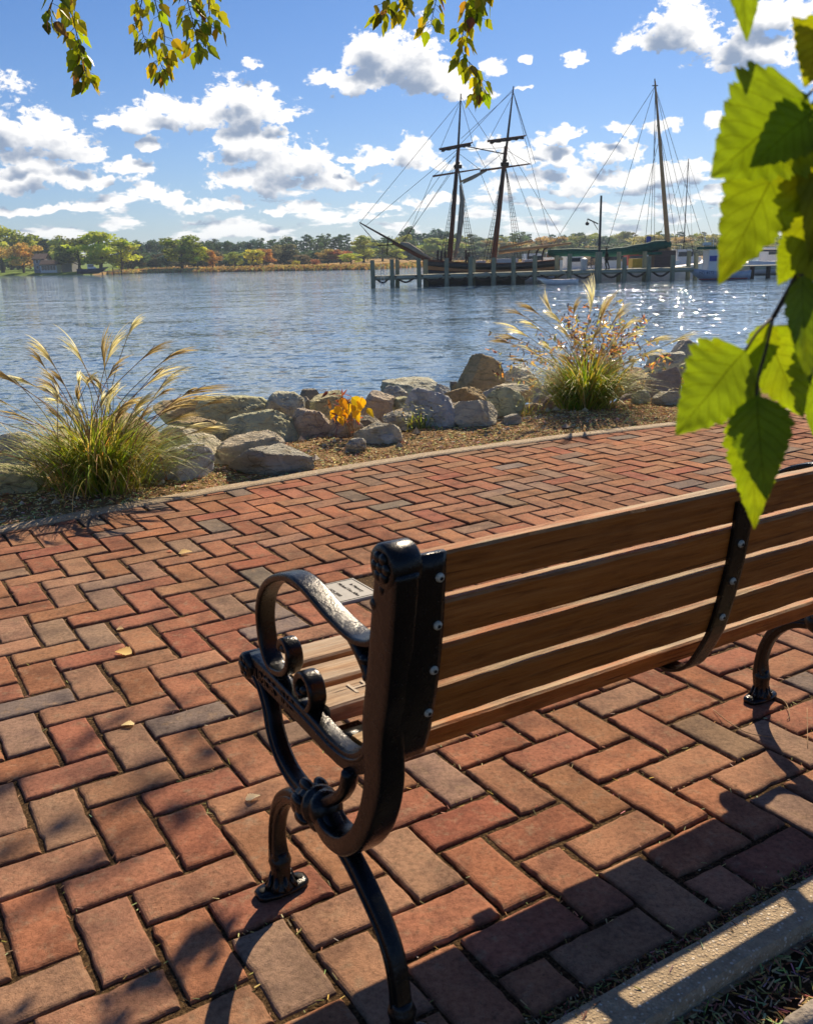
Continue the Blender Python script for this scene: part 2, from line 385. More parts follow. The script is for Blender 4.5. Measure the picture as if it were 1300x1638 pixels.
ve = nd(nt, 'ShaderNodeTexVoronoi', {'Vector': nd(nt, 'ShaderNodeMapping', {'Vector': wp, 'Rotation': (.5, .3, .2), 'Scale': (1, 1, 2.2)}).outputs[0], 'Scale': 6.5}, feature='DISTANCE_TO_EDGE').outputs['Distance']
ck = smooth(nt, ve, .035, .0)
ck = mth(nt, 'MULTIPLY', ck, smooth(nt, noise_n(nt, pr, 4, 3, .5), .46, .62))
c = mixc(nt, mth(nt, 'MULTIPLY', ck, .3), c, (.06, .05, .04))
hh = mth(nt, 'ADD', n, mth(nt, 'ADD', mth(nt, 'MULTIPLY', n2, .6), mth(nt, 'MULTIPLY', n3, .6)))
hh = mth(nt, 'SUBTRACT', hh, mth(nt, 'MULTIPLY', ck, .5))
setb(nt, b, c, .85, hh, .2, .11, 1.0); M['rock'] = m
# leaves that let the sun through
def leafmat(name, base, trans=.5, rough=.45, vein=False, objcol=False, spec=.4, tt=(1.25, 1.15, .5)):
    m, nt, b = newmat(name)
    a = attr(nt)
    c = mixc(nt, 1.0, base, a, 'MULTIPLY')
    if objcol: c = mixc(nt, 1.0, c, nd(nt, 'ShaderNodeObjectInfo').outputs['Color'], 'MULTIPLY')
    bump = None; tcol = mixc(nt, 1.0, c, tt, 'MULTIPLY')
    if vein:
        uv = nd(nt, 'ShaderNodeAttribute', attribute_name='luv').outputs['Vector']
        s3 = nd(nt, 'ShaderNodeSeparateXYZ', {0: uv})
        t = mth(nt, 'ABSOLUTE', s3.outputs[0])
        mid = smooth(nt, t, .035, .008)
        ph = mth(nt, 'FRACT', mth(nt, 'MULTIPLY', mth(nt, 'SUBTRACT', s3.outputs[1], mth(nt, 'MULTIPLY', t, .24)), 8.5))
        side = smooth(nt, mth(nt, 'ABSOLUTE', mth(nt, 'SUBTRACT', ph, .5)), .09, .02)
        v = mth(nt, 'MAXIMUM', mid, mth(nt, 'MULTIPLY', side, .55))
        nn = noise_n(nt, objco(nt), 260, 5, .6)
        c = mixc(nt, 1.0, c, ramp(nt, noise_n(nt, objco(nt), 45, 5, .6), [(.3, .72), (.7, 1.2)]), 'MULTIPLY')
        yel = smooth(nt, noise_n(nt, objco(nt), 14, 3, .6), .5, .75)
        c = mixc(nt, mth(nt, 'MULTIPLY', yel, .5), c, mixc(nt, 1.0, c, (1.7, 1.15, .6), 'MULTIPLY'))
        c = mixc(nt, mth(nt, 'MULTIPLY', v, .8), c, mixc(nt, 1.0, c, (.45, .42, .5), 'MULTIPLY'))
        tcol = mixc(nt, 1.0, c, (1.35, 1.25, .5), 'MULTIPLY')
        net = nd(nt, 'ShaderNodeTexVoronoi', {'Vector': nd(nt, 'ShaderNodeVectorMath', {0: uv, 1: (9, 26, 0)}, operation='MULTIPLY').outputs[0], 'Scale': 1.0}, feature='DISTANCE_TO_EDGE').outputs['Distance']
        netl = smooth(nt, net, .10, .0)
        c = mixc(nt, mth(nt, 'MULTIPLY', netl, .22), c, mixc(nt, 1.0, c, (.5, .5, .5), 'MULTIPLY'))
        spot = smooth(nt, noise_n(nt, objco(nt), 70, 4, .6), .70, .76)
        c = mixc(nt, mth(nt, 'MULTIPLY', spot, .6), c, (.16, .09, .02))
        tcol = mixc(nt, 1.0, c, (1.35, 1.25, .5), 'MULTIPLY')
        bump = mth(nt, 'ADD', mth(nt, 'MULTIPLY', v, -1.0), mth(nt, 'MULTIPLY', nn, .5))
    setb(nt, b, c, rough, bump, spec, .0012)
    tr = nd(nt, 'ShaderNodeBsdfTranslucent', {'Color': tcol})
    mx = nd(nt, 'ShaderNodeMixShader', {0: trans, 1: b.outputs[0], 2: tr.outputs[0]})
    out = [x for x in nt.nodes if x.type == 'OUTPUT_MATERIAL'][0]
    nt.links.new(mx.outputs[0], out.inputs[0]); M[name] = m
leafmat('birch_leaf_near', (.165, .255, .012), .70, .4, vein=True)
leafmat('birch_leaf', (1, 1, 1), .55, .42)
leafmat('dry_leaf', (1.2, 1.2, 1.2), .42, .7, tt=(1.2, 1.1, .8))
leafmat('grass_blade', (1, 1, 1), .45, .55)
leafmat('plume', (1, 1, 1), .5, .7, tt=(1.1, 1.05, .95))
leafmat('tree_foliage', (2.1, 2.2, 2.2), .42, .7, objcol=True, spec=.15, tt=(1.05, 1.15, .8))
simple('twig', (.055, .032, .018), .7, .3, .3, 90)
simple('dry_stem', (.30, .19, .085), .7, .3, .3, 60)
simple('bark', (.075, .058, .042), .9, .2, .4, 3)
# water: every ripple tilts the surface, far ones too
m, nt, b = newmat('river_water'); p = wpos(nt)
def tilt(scale, sx_, sy__, k, det=3):
    q = nd(nt, 'ShaderNodeMapping', {'Vector': p, 'Rotation': (0, 0, .22), 'Scale': (sx_, sy__, 1)}).outputs[0]
    n = nd(nt, 'ShaderNodeTexNoise', {'Vector': q, 'Scale': scale, 'Detail': det, 'Roughness': .6, 'Distortion': .4})
    s_ = nd(nt, 'ShaderNodeVectorMath', {0: n.outputs['Color'], 1: (.5, .5, .5)}, operation='SUBTRACT')
    return nd(nt, 'ShaderNodeVectorMath', {0: s_.outputs[0], 1: (k * .8, k, 0)}, operation='MULTIPLY').outputs[0]
gust = smooth(nt, noise_n(nt, nd(nt, 'ShaderNodeMapping', {'Vector': p, 'Scale': (.35, 1, 1)}).outputs[0], .05, 3, .5), .3, .7, .8, 1.2)
s1 = nd(nt, 'ShaderNodeVectorMath', {0: tilt(1.3, .5, 1.5, .22), 1: tilt(7.5, .6, 1.5, .52)}, operation='ADD').outputs[0]
s1 = nd(nt, 'ShaderNodeVectorMath', {0: s1, 1: tilt(.22, .5, 1.4, .18)}, operation='ADD').outputs[0]
# scattered steep wavelets
qs = nd(nt, 'ShaderNodeMapping', {'Vector': p, 'Scale': (1, 1.2, 1)}).outputs[0]
st_n = nd(nt, 'ShaderNodeTexNoise', {'Vector': qs, 'Scale': 2.2, 'Detail': 2.0, 'Roughness': .5})
sc3 = nd(nt, 'ShaderNodeSeparateColor', {0: nd(nt, 'ShaderNodeTexNoise', {'Vector': qs, 'Scale': 3.1, 'Detail': 2.0, 'Roughness': .5}).outputs['Color']})
mk_ = smooth(nt, st_n.outputs[0], .60, .66)
stv = nd(nt, 'ShaderNodeCombineXYZ', {0: mth(nt, 'MULTIPLY', mk_, mth(nt, 'MULTIPLY', mth(nt, 'SUBTRACT', sc3.outputs[1], .5), .9)), 1: mth(nt, 'MULTIPLY', mk_, mth(nt, 'MULTIPLY_ADD', sc3.outputs[2], -.80, .14)), 2: 0.0}).outputs[0]
s1 = nd(nt, 'ShaderNodeVectorMath', {0: s1, 1: stv}, operation='ADD').outputs[0]
s1 = nd(nt, 'ShaderNodeVectorMath', {0: s1, 'Scale': gust}, operation='SCALE').outputs[0]
s1 = nd(nt, 'ShaderNodeVectorMath', {0: s1, 1: (0, 0, 1)}, operation='ADD').outputs[0]
nn_ = nd(nt, 'ShaderNodeVectorMath', {0: s1}, operation='NORMALIZE').outputs[0]
setb(nt, b, (.11, .185, .255), .04, None, .5); nt.links.new(nn_, b.inputs['Normal'])
b.inputs['IOR'].default_value = 1.333; M['river_water'] = m
# far land
def land(name, stops, scale):
    m, nt, b = newmat(name); p = wpos(nt); n = noise_n(nt, p, scale, 7, .65)
    setb(nt, b, ramp(nt, n, stops), .95, None, .1); M[name] = m
land('lawn', [(.3, (.08, .14, .015)), (.7, (.17, .25, .03))], .25)
land('meadow', [(.3, (.22, .13, .04)), (.5, (.36, .23, .08)), (.7, (.45, .32, .13))], .12)
leafmat('reed', (1, 1, 1), .3, .8)
# boats, pier, house
def planks(name, col, scale=(.6, 9, 9), var=.35, rough=.8):
    m, nt, b = newmat(name); p = objco(nt)
    q = nd(nt, 'ShaderNodeMapping', {'Vector': p, 'Scale': scale}).outputs[0]; n = noise_n(nt, q, 2, 6, .65)
    c = mixc(nt, 1.0, mixc(nt, 1.0, col, attr(nt), 'MULTIPLY'), ramp(nt, n, [(.3, 1 - var), (.7, 1 + var)]), 'MULTIPLY')
    setb(nt, b, c, rough, n, .25, .01); M[name] = m
planks('pier_wood', (.34, .35, .26)); planks('pile_wood', (.25, .255, .175), (6, 6, .5)); planks('dark_timber', (.055, .035, .028))
planks('spar_wood', (.15, .055, .03), (8, 8, .5)); planks('spar_pale', (.42, .26, .13), (.5, 8, 8)); planks('board_brown', (.10, .075, .07), (.8, .8, 9))
simple('hull_black', (.022, .017, .015), .45, .5, .3, 2); simple('hull_ochre', (.38, .17, .05), .5, .4, .25, 2)
simple('white_paint', (.74, .74, .72), .4, .5, .12, 3); simple('sail_cloth', (.30, .27, .22), .85, .2, .25, 3)
simple('green_canvas', (.012, .095, .07), .8, .2, .35, 3); simple('rope', (.05, .045, .04), .9, .1, .2, 2)
simple('pale_rope', (.45, .42, .36), .9, .1, .2, 2)
simple('window_glass', (.02, .03, .05), .08, .6, .2, 1); simple('blue_paint', (.36, .44, .54), .4, .5, .15, 2)
simple('blue_panel', (.015, .05, .30), .5, .4, .2, 2); simple('navy_paint', (.02, .03, .06), .35, .5, .2, 2)
simple('grey_siding', (.30, .30, .33), .8, .2, .15, 1); simple('roof_shingle', (.14, .10, .085), .9, .2, .3, 2)
simple('black_metal', (.02, .02, .022), .5, .5, .2, 5); simple('red_paint', (.35, .04, .03), .5, .4, .2, 3)
simple('tan_paint', (.50, .38, .22), .6, .4, .2, 3); simple('yellow_paint', (.5, .33, .03), .6, .4, .2, 3)
simple('skin', (.50, .30, .21), .6, .4, .1, 20); simple('white_shirt', (.68, .70, .74), .85, .2, .15, 9); simple('dark_trousers', (.025, .027, .035), .85, .2, .2, 9)
simple('hair', (.05, .035, .02), .7, .3, .2, 30); simple('plaque_stone', (.34, .33, .29), .55, .4, .12, 40); simple('engraving', (.025, .022, .02), .8, .2, .1, 40)
simple('carved_pale', (.52, .44, .33), .85, .2, .3, 120); simple('grey_wood_chunk', (.32, .28, .23), .9, .2, .5, 40, .01)

# ================================================================== THE PATH
KP = [lat(at(*q)) for q in ((0, 853), (165, 822), (330, 791), (515, 759), (700, 729), (890, 703), (1080, 681), (1290, 655))]
def kerb_v(u):
    if u <= KP[0][0]: a, b = KP[0], KP[1]
    elif u >= KP[-1][0]: a, b = KP[-2], KP[-1]
    else:
        for a, b in zip(KP, KP[1:]):
            if a[0] <= u <= b[0]: break
    return a[1] + (b[1] - a[1]) * (u - a[0]) / (b[0] - a[0])
rb = random.Random(11)
BRICKS = [((.345, .158, .088), 6), ((.335, .170, .096), 6), ((.325, .140, .082), 5), ((.345, .182, .106), 4), ((.28, .185, .125), 2.2), ((.22, .172, .135), 1.6), ((.31, .122, .076), 2.2), ((.33, .19, .118), 3)]
def pick_brick():
    t = rb.random() * sum(w for _, w in BRICKS)
    for c, w in BRICKS:
        t -= w
        if t <= 0: break
    k = rb.uniform(.90, 1.10); return (c[0] * k * rb.uniform(.96, 1.04), c[1] * k, c[2] * k * rb.uniform(.93, 1.07))
PLQ = (9.08, 11.02, 3.02, 5.0)         # the memorial stone sits in the pavers
def clip_kerb(poly):
    out = []
    ins = lambda q: q[1] - kerb_v(q[0]) + .02
    for a, b in zip(poly, poly[1:] + poly[:1]):
        da, db = ins(a), ins(b)
        if da <= 0: out.append(a)
        if da * db < 0:
            t = da / (da - db); out.append((a[0] + (b[0] - a[0]) * t, a[1] + (b[1] - a[1]) * t))
    return out
pav = MB(); EDGES = []
def add_brick(x0, y0, x1, y1):
    if x0 < PLQ[1] and x1 > PLQ[0] and y0 < PLQ[3] and y1 > PLQ[2]:      # cut round the stone
        if x1 - x0 > y1 - y0:
            if x0 < PLQ[0] - .5: x1 = PLQ[0]
            elif x1 > PLQ[1] + .5: x0 = PLQ[1]
            else: return
        else:
            if y0 < PLQ[2] - .5: y1 = PLQ[2]
            elif y1 > PLQ[3] + .5: y0 = PLQ[3]
            else: return
    y0 = max(y0, -12.95)
    if y1 - y0 < .3 or x1 - x0 < .3: return
    near = (x0 + 1) < 22 and y1 < 15
    g_ = .034 + rb.uniform(0, .022)
    q = [(x0 + g_, y0 + g_), (x1 - g_, y0 + g_), (x1 - g_, y1 - g_), (x0 + g_, y1 - g_)]
    q = clip_kerb(q)
    if len(q) < 3: return
    cx = sum(a for a, _ in q) / len(q); cy = sum(b for _, b in q) / len(q)
    if max(a for a, _ in q) - min(a for a, _ in q) < .12 or max(b for _, b in q) - min(b for _, b in q) < .12: return
    an = rb.gauss(0, .009); ca, sa = math.cos(an), math.sin(an); ox, oy = rb.gauss(0, .012), rb.gauss(0, .012)
    q = [(cx + (a - cx) * ca - (b - cy) * sa + ox, cy + (a - cx) * sa + (b - cy) * ca + oy) for a, b in q]
    tx, ty, tz = rb.gauss(0, .010), rb.gauss(0, .010), rb.gauss(0, .0012)
    out = []
    for a, b in zip(q, q[1:] + q[:1]):
        L = math.hypot(b[0] - a[0], b[1] - a[1]); k = max(1, int(L * (5 if near else 1)))
        nx, ny = (b[1] - a[1]) / max(L, 1e-6), -(b[0] - a[0]) / max(L, 1e-6)
        for i in range(k):
            t = i / k; o = 0 if not near else (rb.gauss(0, .009) if i else -.03 * rb.random())
            if near and i and rb.random() < .03: o -= .035
            out.append((a[0] + (b[0] - a[0]) * t + nx * o, a[1] + (b[1] - a[1]) * t + ny * o))
        EDGES.append((a, b))
    pav.col = pick_brick()
    def ring(s_, z):
        r = []
        for a, b in out:
            dx, dy = a - cx, b - cy; d = math.hypot(dx, dy)
            k = 1 - s_ / max(d, .3)
            X, Y = cx + dx * k, cy + dy * k
            r.append(P(X, Y, z + tz + (dx * tx + dy * ty) * CELL))
        return r
    if near: rs = [ring(0, -.03), ring(0, -.0065), ring(.022, -.0032), ring(.055, -.0012), ring(.11, 0)]
    else: rs = [ring(0, -.03), ring(0, -.005), ring(.06, 0)]
    n = len(out); bs = []
    for r in rs: bs.append(len(pav.v)); pav.v += [tuple(x) for x in r]
    cb = pav.col; dirt = (.11, .062, .03)
    for qi, (a, b) in enumerate(zip(bs, bs[1:])):
        for k in range(n):
            f_ = (.55, .30, .12, .05)[min(qi, 3)] * rb.uniform(.3, 1.5)
            pav.col = tuple(c * (1 - f_) + d * f_ for c, d in zip(cb, dirt)); pav.face((a + k, a + (k + 1) % n, b + (k + 1) % n, b + k))
    pav.col = cb; pav.face(tuple(bs[-1] + k for k in range(n)))
for i in range(-30, 100):
    for j in range(-14, 30):
        s_ = (i + j) % 4
        if s_ == 0: add_brick(i, j, i + 2, j + 1)
        elif s_ == 3: add_brick(i, j - 1, i + 1, j + 1)
paving = tag(pav.build('brick_path', M['brick'], smooth=False), kind='structure')
mj = MB()
for u in range(-40, 110, 3):
    mj.poly([P(u, -13.5, -.0085), P(u + 3, -13.5, -.0085), P(u + 3, kerb_v(u + 3) + .4, -.0085), P(u, kerb_v(u) + .4, -.0085)])
tag(mj.build('path_bed', M['joint_soil']), kind='structure')
# kerbs
mk = MB(); us = [x * .5 for x in range(-80, 220)]
for u in us:
    a = []
    for w, z in ((0, -.05), (0, .004), (.10, .010), (.80, .010), (.9, .004), (.9, -.1)):
        jit = .012 * noise.noise(Vector((u * .6, w * 7, 3)))
        a.append(w + jit)
for k in range(len(us) - 1):
    for (w0, z0), (w1, z1) in zip(((0, -.05), (0, .004), (.10, .010), (.80, .010), (.9, .004)), ((0, .004), (.10, .010), (.80, .010), (.9, .004), (.9, -.1))):
        u, u2 = us[k], us[k + 1]
        J = lambda q, w: w + .045 * noise.noise(Vector((q * .7, w * 5, 3)))
        mk.poly([P(u, kerb_v(u) + J(u, w0), z0), P(u2, kerb_v(u2) + J(u2, w0), z0), P(u2, kerb_v(u2) + J(u2, w1), z1), P(u, kerb_v(u) + J(u, w1), z1)])
tag(mk.build('far_kerb', M['kerb_concrete']), kind='structure')
mk = MB()
KN0, KN1 = -13.23, -13.97
prof = ((KN0, -.05), (KN0, .008), (KN0 - .04, .016), (KN1 + .04, .016), (KN1, .008), (KN1, -.1))
for k in range(len(us) - 1):
    u, u2 = us[k], us[k + 1]
    J = lambda q, w: w + .03 * noise.noise(Vector((q * .9, w * 5, 9)))
    for (w0, z0), (w1, z1) in zip(prof, prof[1:]):
        mk.poly([P(u, J(u, w0), z0), P(u, J(u, w1), z1), P(u2, J(u2, w1), z1), P(u2, J(u2, w0), z0)])
tag(mk.build('near_kerb', M['kerb_concrete']), kind='structure')
# ground behind the near kerb
mg = MB(); rg = random.Random(5)
for iu in range(-60, 120, 2):
    for k in range(14):
        w = [-13.6 - .5 * t * (1 + .35 * t) for t in (k, k + 1)]
        H = lambda u, v: -.028 + .03 * noise.noise(Vector((u * .35, v * .5, 1))) * min(1, (-13.8 - v) * 2 if v < -13.8 else 0)
        mg.poly([P(iu, w[1], H(iu, w[1])), P(iu + 2, w[1], H(iu + 2, w[1])), P(iu + 2, w[0], H(iu + 2, w[0])), P(iu, w[0], H(iu, w[0]))])
tag(mg.build('ground', M['dark_soil']), kind='structure')
# planting bed and the bank falling to the river
def bed_z(w):                      # w metres beyond the far kerb
    if w < .75: return -.012 + .035 * min(1, w / .5)
    t = w - .75
    return .023 - .12 * t - .11 * t * t
mbd = MB(); WS = [0, .08, .2, .35, .5, .7, .9, 1.15, 1.4, 1.7, 2.0, 2.4, 2.8, 3.3, 4, 5]
def bedP(u, w):
    v = kerb_v(u) + .85 + w / CELL; p0 = P(u, v)
    p0.z = bed_z(w) + (.022 * noise.noise(p0 * 2.2) + .012 * noise.noise(p0 * 9)) * min(1, w * 5); return p0
us2 = [x for x in range(-60, 120)]
cache = {}
def bc(i, j):
    if (i, j) not in cache: cache[i, j] = len(mbd.v); mbd.v.append(tuple(bedP(us2[i], WS[j])))
    return cache[i, j]
for i in range(len(us2) - 1):
    for j in range(len(WS) - 1): mbd.face((bc(i, j), bc(i + 1, j), bc(i + 1, j + 1), bc(i, j + 1)))
tag(mbd.build('planting_bed', M['mulch'], smooth=True), kind='structure')
def bank(p):                       # height of bed / bank under a world point
    u, v = lat(p); w = (v - kerb_v(u) - .85) * CELL
    return 0.0 if w < 0 else bed_z(w)
# loose litter: bark chips on the bed, straw in the joints, debris by the near kerb
rl = random.Random(21)
def chip(mb, p, L, wd, th, col, lift=.25):
    d = Vector((rl.gauss(0, 1), rl.gauss(0, 1), rl.gauss(0, lift))).normalized(); s_ = d.cross(Vector((rl.gauss(0, .5), rl.gauss(0, .5), 1))).normalized(); n_ = s_.cross(d)
    mb.col = col; b = len(mb.v)
    for e in (-1, 1):
        for x, y in ((-1, -1), (1, -1), (1, 1), (-1, 1)):
            mb.v.append(tuple(p + d * L * .5 * e + s_ * wd * .5 * x * (1 if e < 0 else .6) + n_ * th * .5 * y))
    for q in ((0, 1, 2, 3), (7, 6, 5, 4), (0, 4, 5, 1), (1, 5, 6, 2), (2, 6, 7, 3), (3, 7, 4, 0)): mb.face(tuple(b + i for i in q))
STRAW = [(.55, .39, .16), (.42, .28, .11), (.28, .17, .07), (.64, .52, .28), (.17, .11, .05), (.46, .35, .14)]
leafmat('litter', (1, 1, 1), .1, .85)
mc = MB()
for k in range(15000):
    u = rl.uniform(-6, 48); w = abs(rl.gauss(0, .55)); p = bedP(u, w); p.z += .004
    chip(mc, p, rl.uniform(.008, .032), rl.uniform(.002, .008), rl.uniform(.001, .004), tuple(min(.9, x * rl.uniform(1.0, 2.0)) for x in rl.choice(STRAW)))
tag(mc.build('bark_chips', M['litter']), kind='stuff')
mc = MB()
for k in range(24000):
    a, b = rl.choice(EDGES); 
    if a[0] > 30 or a[0] < -6: continue
    t = rl.random(); u, v = a[0] + (b[0] - a[0]) * t, a[1] + (b[1] - a[1]) * t
    dn = 1.0 if v < -9 else (.5 if v < -4 else .28)
    dn *= 1.0 if noise.noise(Vector((u * .35, v * .35, 4))) > -.05 else .25
    if rl.random() > dn * 1.15: continue
    p = P(u + rl.gauss(0, .03), v + rl.gauss(0, .03), rl.uniform(-.007, .0))
    chip(mc, p, rl.uniform(.004, .020), rl.uniform(.0007, .0024), .001, tuple(x * rl.uniform(.6, 1.4) for x in rl.choice(STRAW)), .1)
for k in range(2600):
    u = rl.uniform(2, 20); v = rl.uniform(-13.2, -12.85) if rl.random() < .7 else rl.uniform(-13.5, -12.3)
    p = P(u, v, -.006 if v > -13.2 else .018)
    if v < -13.2 and rl.random() < .8: continue
    chip(mc, p, rl.uniform(.004, .02), rl.uniform(.0008, .0035), .0012, tuple(x * rl.uniform(.35, 1.0) for x in rl.choice(STRAW)), .25)
for k in range(3600):
    u = rl.uniform(3, 20); v = -13.99 - abs(rl.gauss(0, 1.0)); p = P(u, v, -.012)
    c = rl.choice(STRAW)
    chip(mc, p, rl.uniform(.005, .028), rl.uniform(.0008, .004), .0012, tuple(x * rl.uniform(.5, 1.3) for x in c), .3)
tag(mc.build('joint_litter', M['litter']), kind='stuff')

# ================================================================== MEMORIAL STONE
mp = MB()
pc_ = ((PLQ[0] + PLQ[1]) / 2, (PLQ[2] + PLQ[3]) / 2); hw = (PLQ[1] - PLQ[0]) / 2 * CELL - .006; hl = (PLQ[3] - PLQ[2]) / 2 * CELL - .006
pl = empty('memorial_plaque', P(*pc_, .0), YAW)
tag(pl, 'square pale grey memorial stone with engraved lettering, set flush in the red brick path', 'plaque')
mp.box((0, 0, -.012), (hw * 2, hl * 2, .03), bev=.002)
mp.build('stone', M['plaque_stone'], pl)
mb_ = MB()
for w_, off in ((.0016, .010),):
    for sx_, sy__, lx, ly in ((0, 1, hw - off, w_), (0, -1, hw - off, w_), (1, 0, w_, hl - off), (-1, 0, w_, hl - off)):
        mb_.box((sx_ * (hw - off), sy__ * (hl - off), .0034), (lx * 2, ly * 2, .001))
mb_.build('border_line', M['engraving'], pl)
def text(name, body, size, mat, parent, loc, rot, ext=.0004, align='CENTER'):
    cu = bpy.data.curves.new(name, 'FONT'); cu.body = body; cu.size = size; cu.extrude = ext; cu.align_x = align; cu.align_y = 'CENTER'
    cu.resolution_u = 3
    t_ = bpy.data.objects.new(name, cu); COL.objects.link(t_); bpy.context.view_layer.update()
    me = bpy.data.meshes.new_from_object(t_.evaluated_get(bpy.context.evaluated_depsgraph_get()))
    bpy.data.objects.remove(t_); me.materials.clear(); me.materials.append(mat); me.name = name
    me.color_attributes.new('col', 'FLOAT_COLOR', 'CORNER').data.foreach_set('color', np.ones(len(me.loops) * 4, np.float32))
    o = bpy.data.objects.new(name, me); COL.objects.link(o); o.parent = parent
    o.location = loc; o.rotation_euler = rot; return o
for body, xx in (('In Memory', .060), ('Michael Ken Allen', .026), ('1975-2000', -.030), ('Gone to Rest', -.060)):
    text('lettering', body, .0215, M['engraving'], pl, (xx, 0, .0036), (0, 0, -PI / 2))

# ================================================================== BENCH
BU = 8.45; BX = (BU - 2.2) * CELL; BL = (14.7 - 2.2) * CELL
bench = empty('park_bench', P(BU, -10, 0), YAW)
tag(bench, 'slatted wooden park bench with black cast iron scroll armrests standing on the brick path', 'bench')
def bb(mb, name, mat, parent, smooth=False): return mb.build(name, mat, parent, smooth, off=(BX, 0, 0))
def yz(l, x): return [(x, a, b) for a, b in l]
REAR = [(-.268, .79), (-.262, .715), (-.254, .645), (-.240, .571), (-.222, .500), (-.205, .455)]      # rear face of the back
POST = [(-.258, .775), (-.250, .73), (-.236, .655), (-.220, .575), (-.206, .51), (-.206, .45), (-.201, .385), (-.176, .325), (-.128, .280), (-.072, .268), (-.028, .287)]
RLEG = [(-.035, .290), (-.075, .268), (-.125, .248), (-.172, .222), (-.218, .188), (-.246, .150), (-.258, .105), (-.261, .06), (-.263, .012)]
FLEG = [(-.028, .287), (.035, .264), (.092, .248), (.138, .212), (.165, .165), (.177, .115), (.175, .074), (.172, .04), (.172, .012)]
ALEG = [(.262, .425), (.222, .408), (.190, .378), (.168, .340), (.132, .308), (.085, .290), (.03, .284), (-.028, .287)]
RAIL = [(.262, .432), (.19, .430), (.11, .426), (0, .418), (-.074, .412), (-.13, .418), (-.172, .445), (-.195, .49)]
ARM = [(-.236, .700), (-.226, .672), (-.205, .648), (-.171, .636), (-.136, .634), (-.071, .645), (.006, .665), (.055, .668), (.105, .655), (.150, .632), (.182, .602), (.199, .568), (.203, .532), (.194, .491), (.170, .464), (.138, .464), (.108, .476), (.090, .498), (.090, .522), (.106, .534), (.124, .526), (.132, .512)]
CURL = [(.034, .430), (.016, .446), (.006, .466), (.012, .488), (.030, .498), (.050, .492), (.062, .476), (.058, .460), (.046, .456)]
BRACE = [(-.135, .632), (-.162, .612), (-.186, .585), (-.197, .555), (-.205, .52)]
zs = lambda z: z if z < .45 else .45 + (z - .45) * .968
REAR, POST, ARM, BRACE = [[(a, zs(b)) for a, b in l] for l in (REAR, POST, ARM, BRACE)]
def lean(p, s): return Vector((p[0] + s * .016 * max(0, min(1, (p[2] - .28) / .15)), p[1], p[2]))
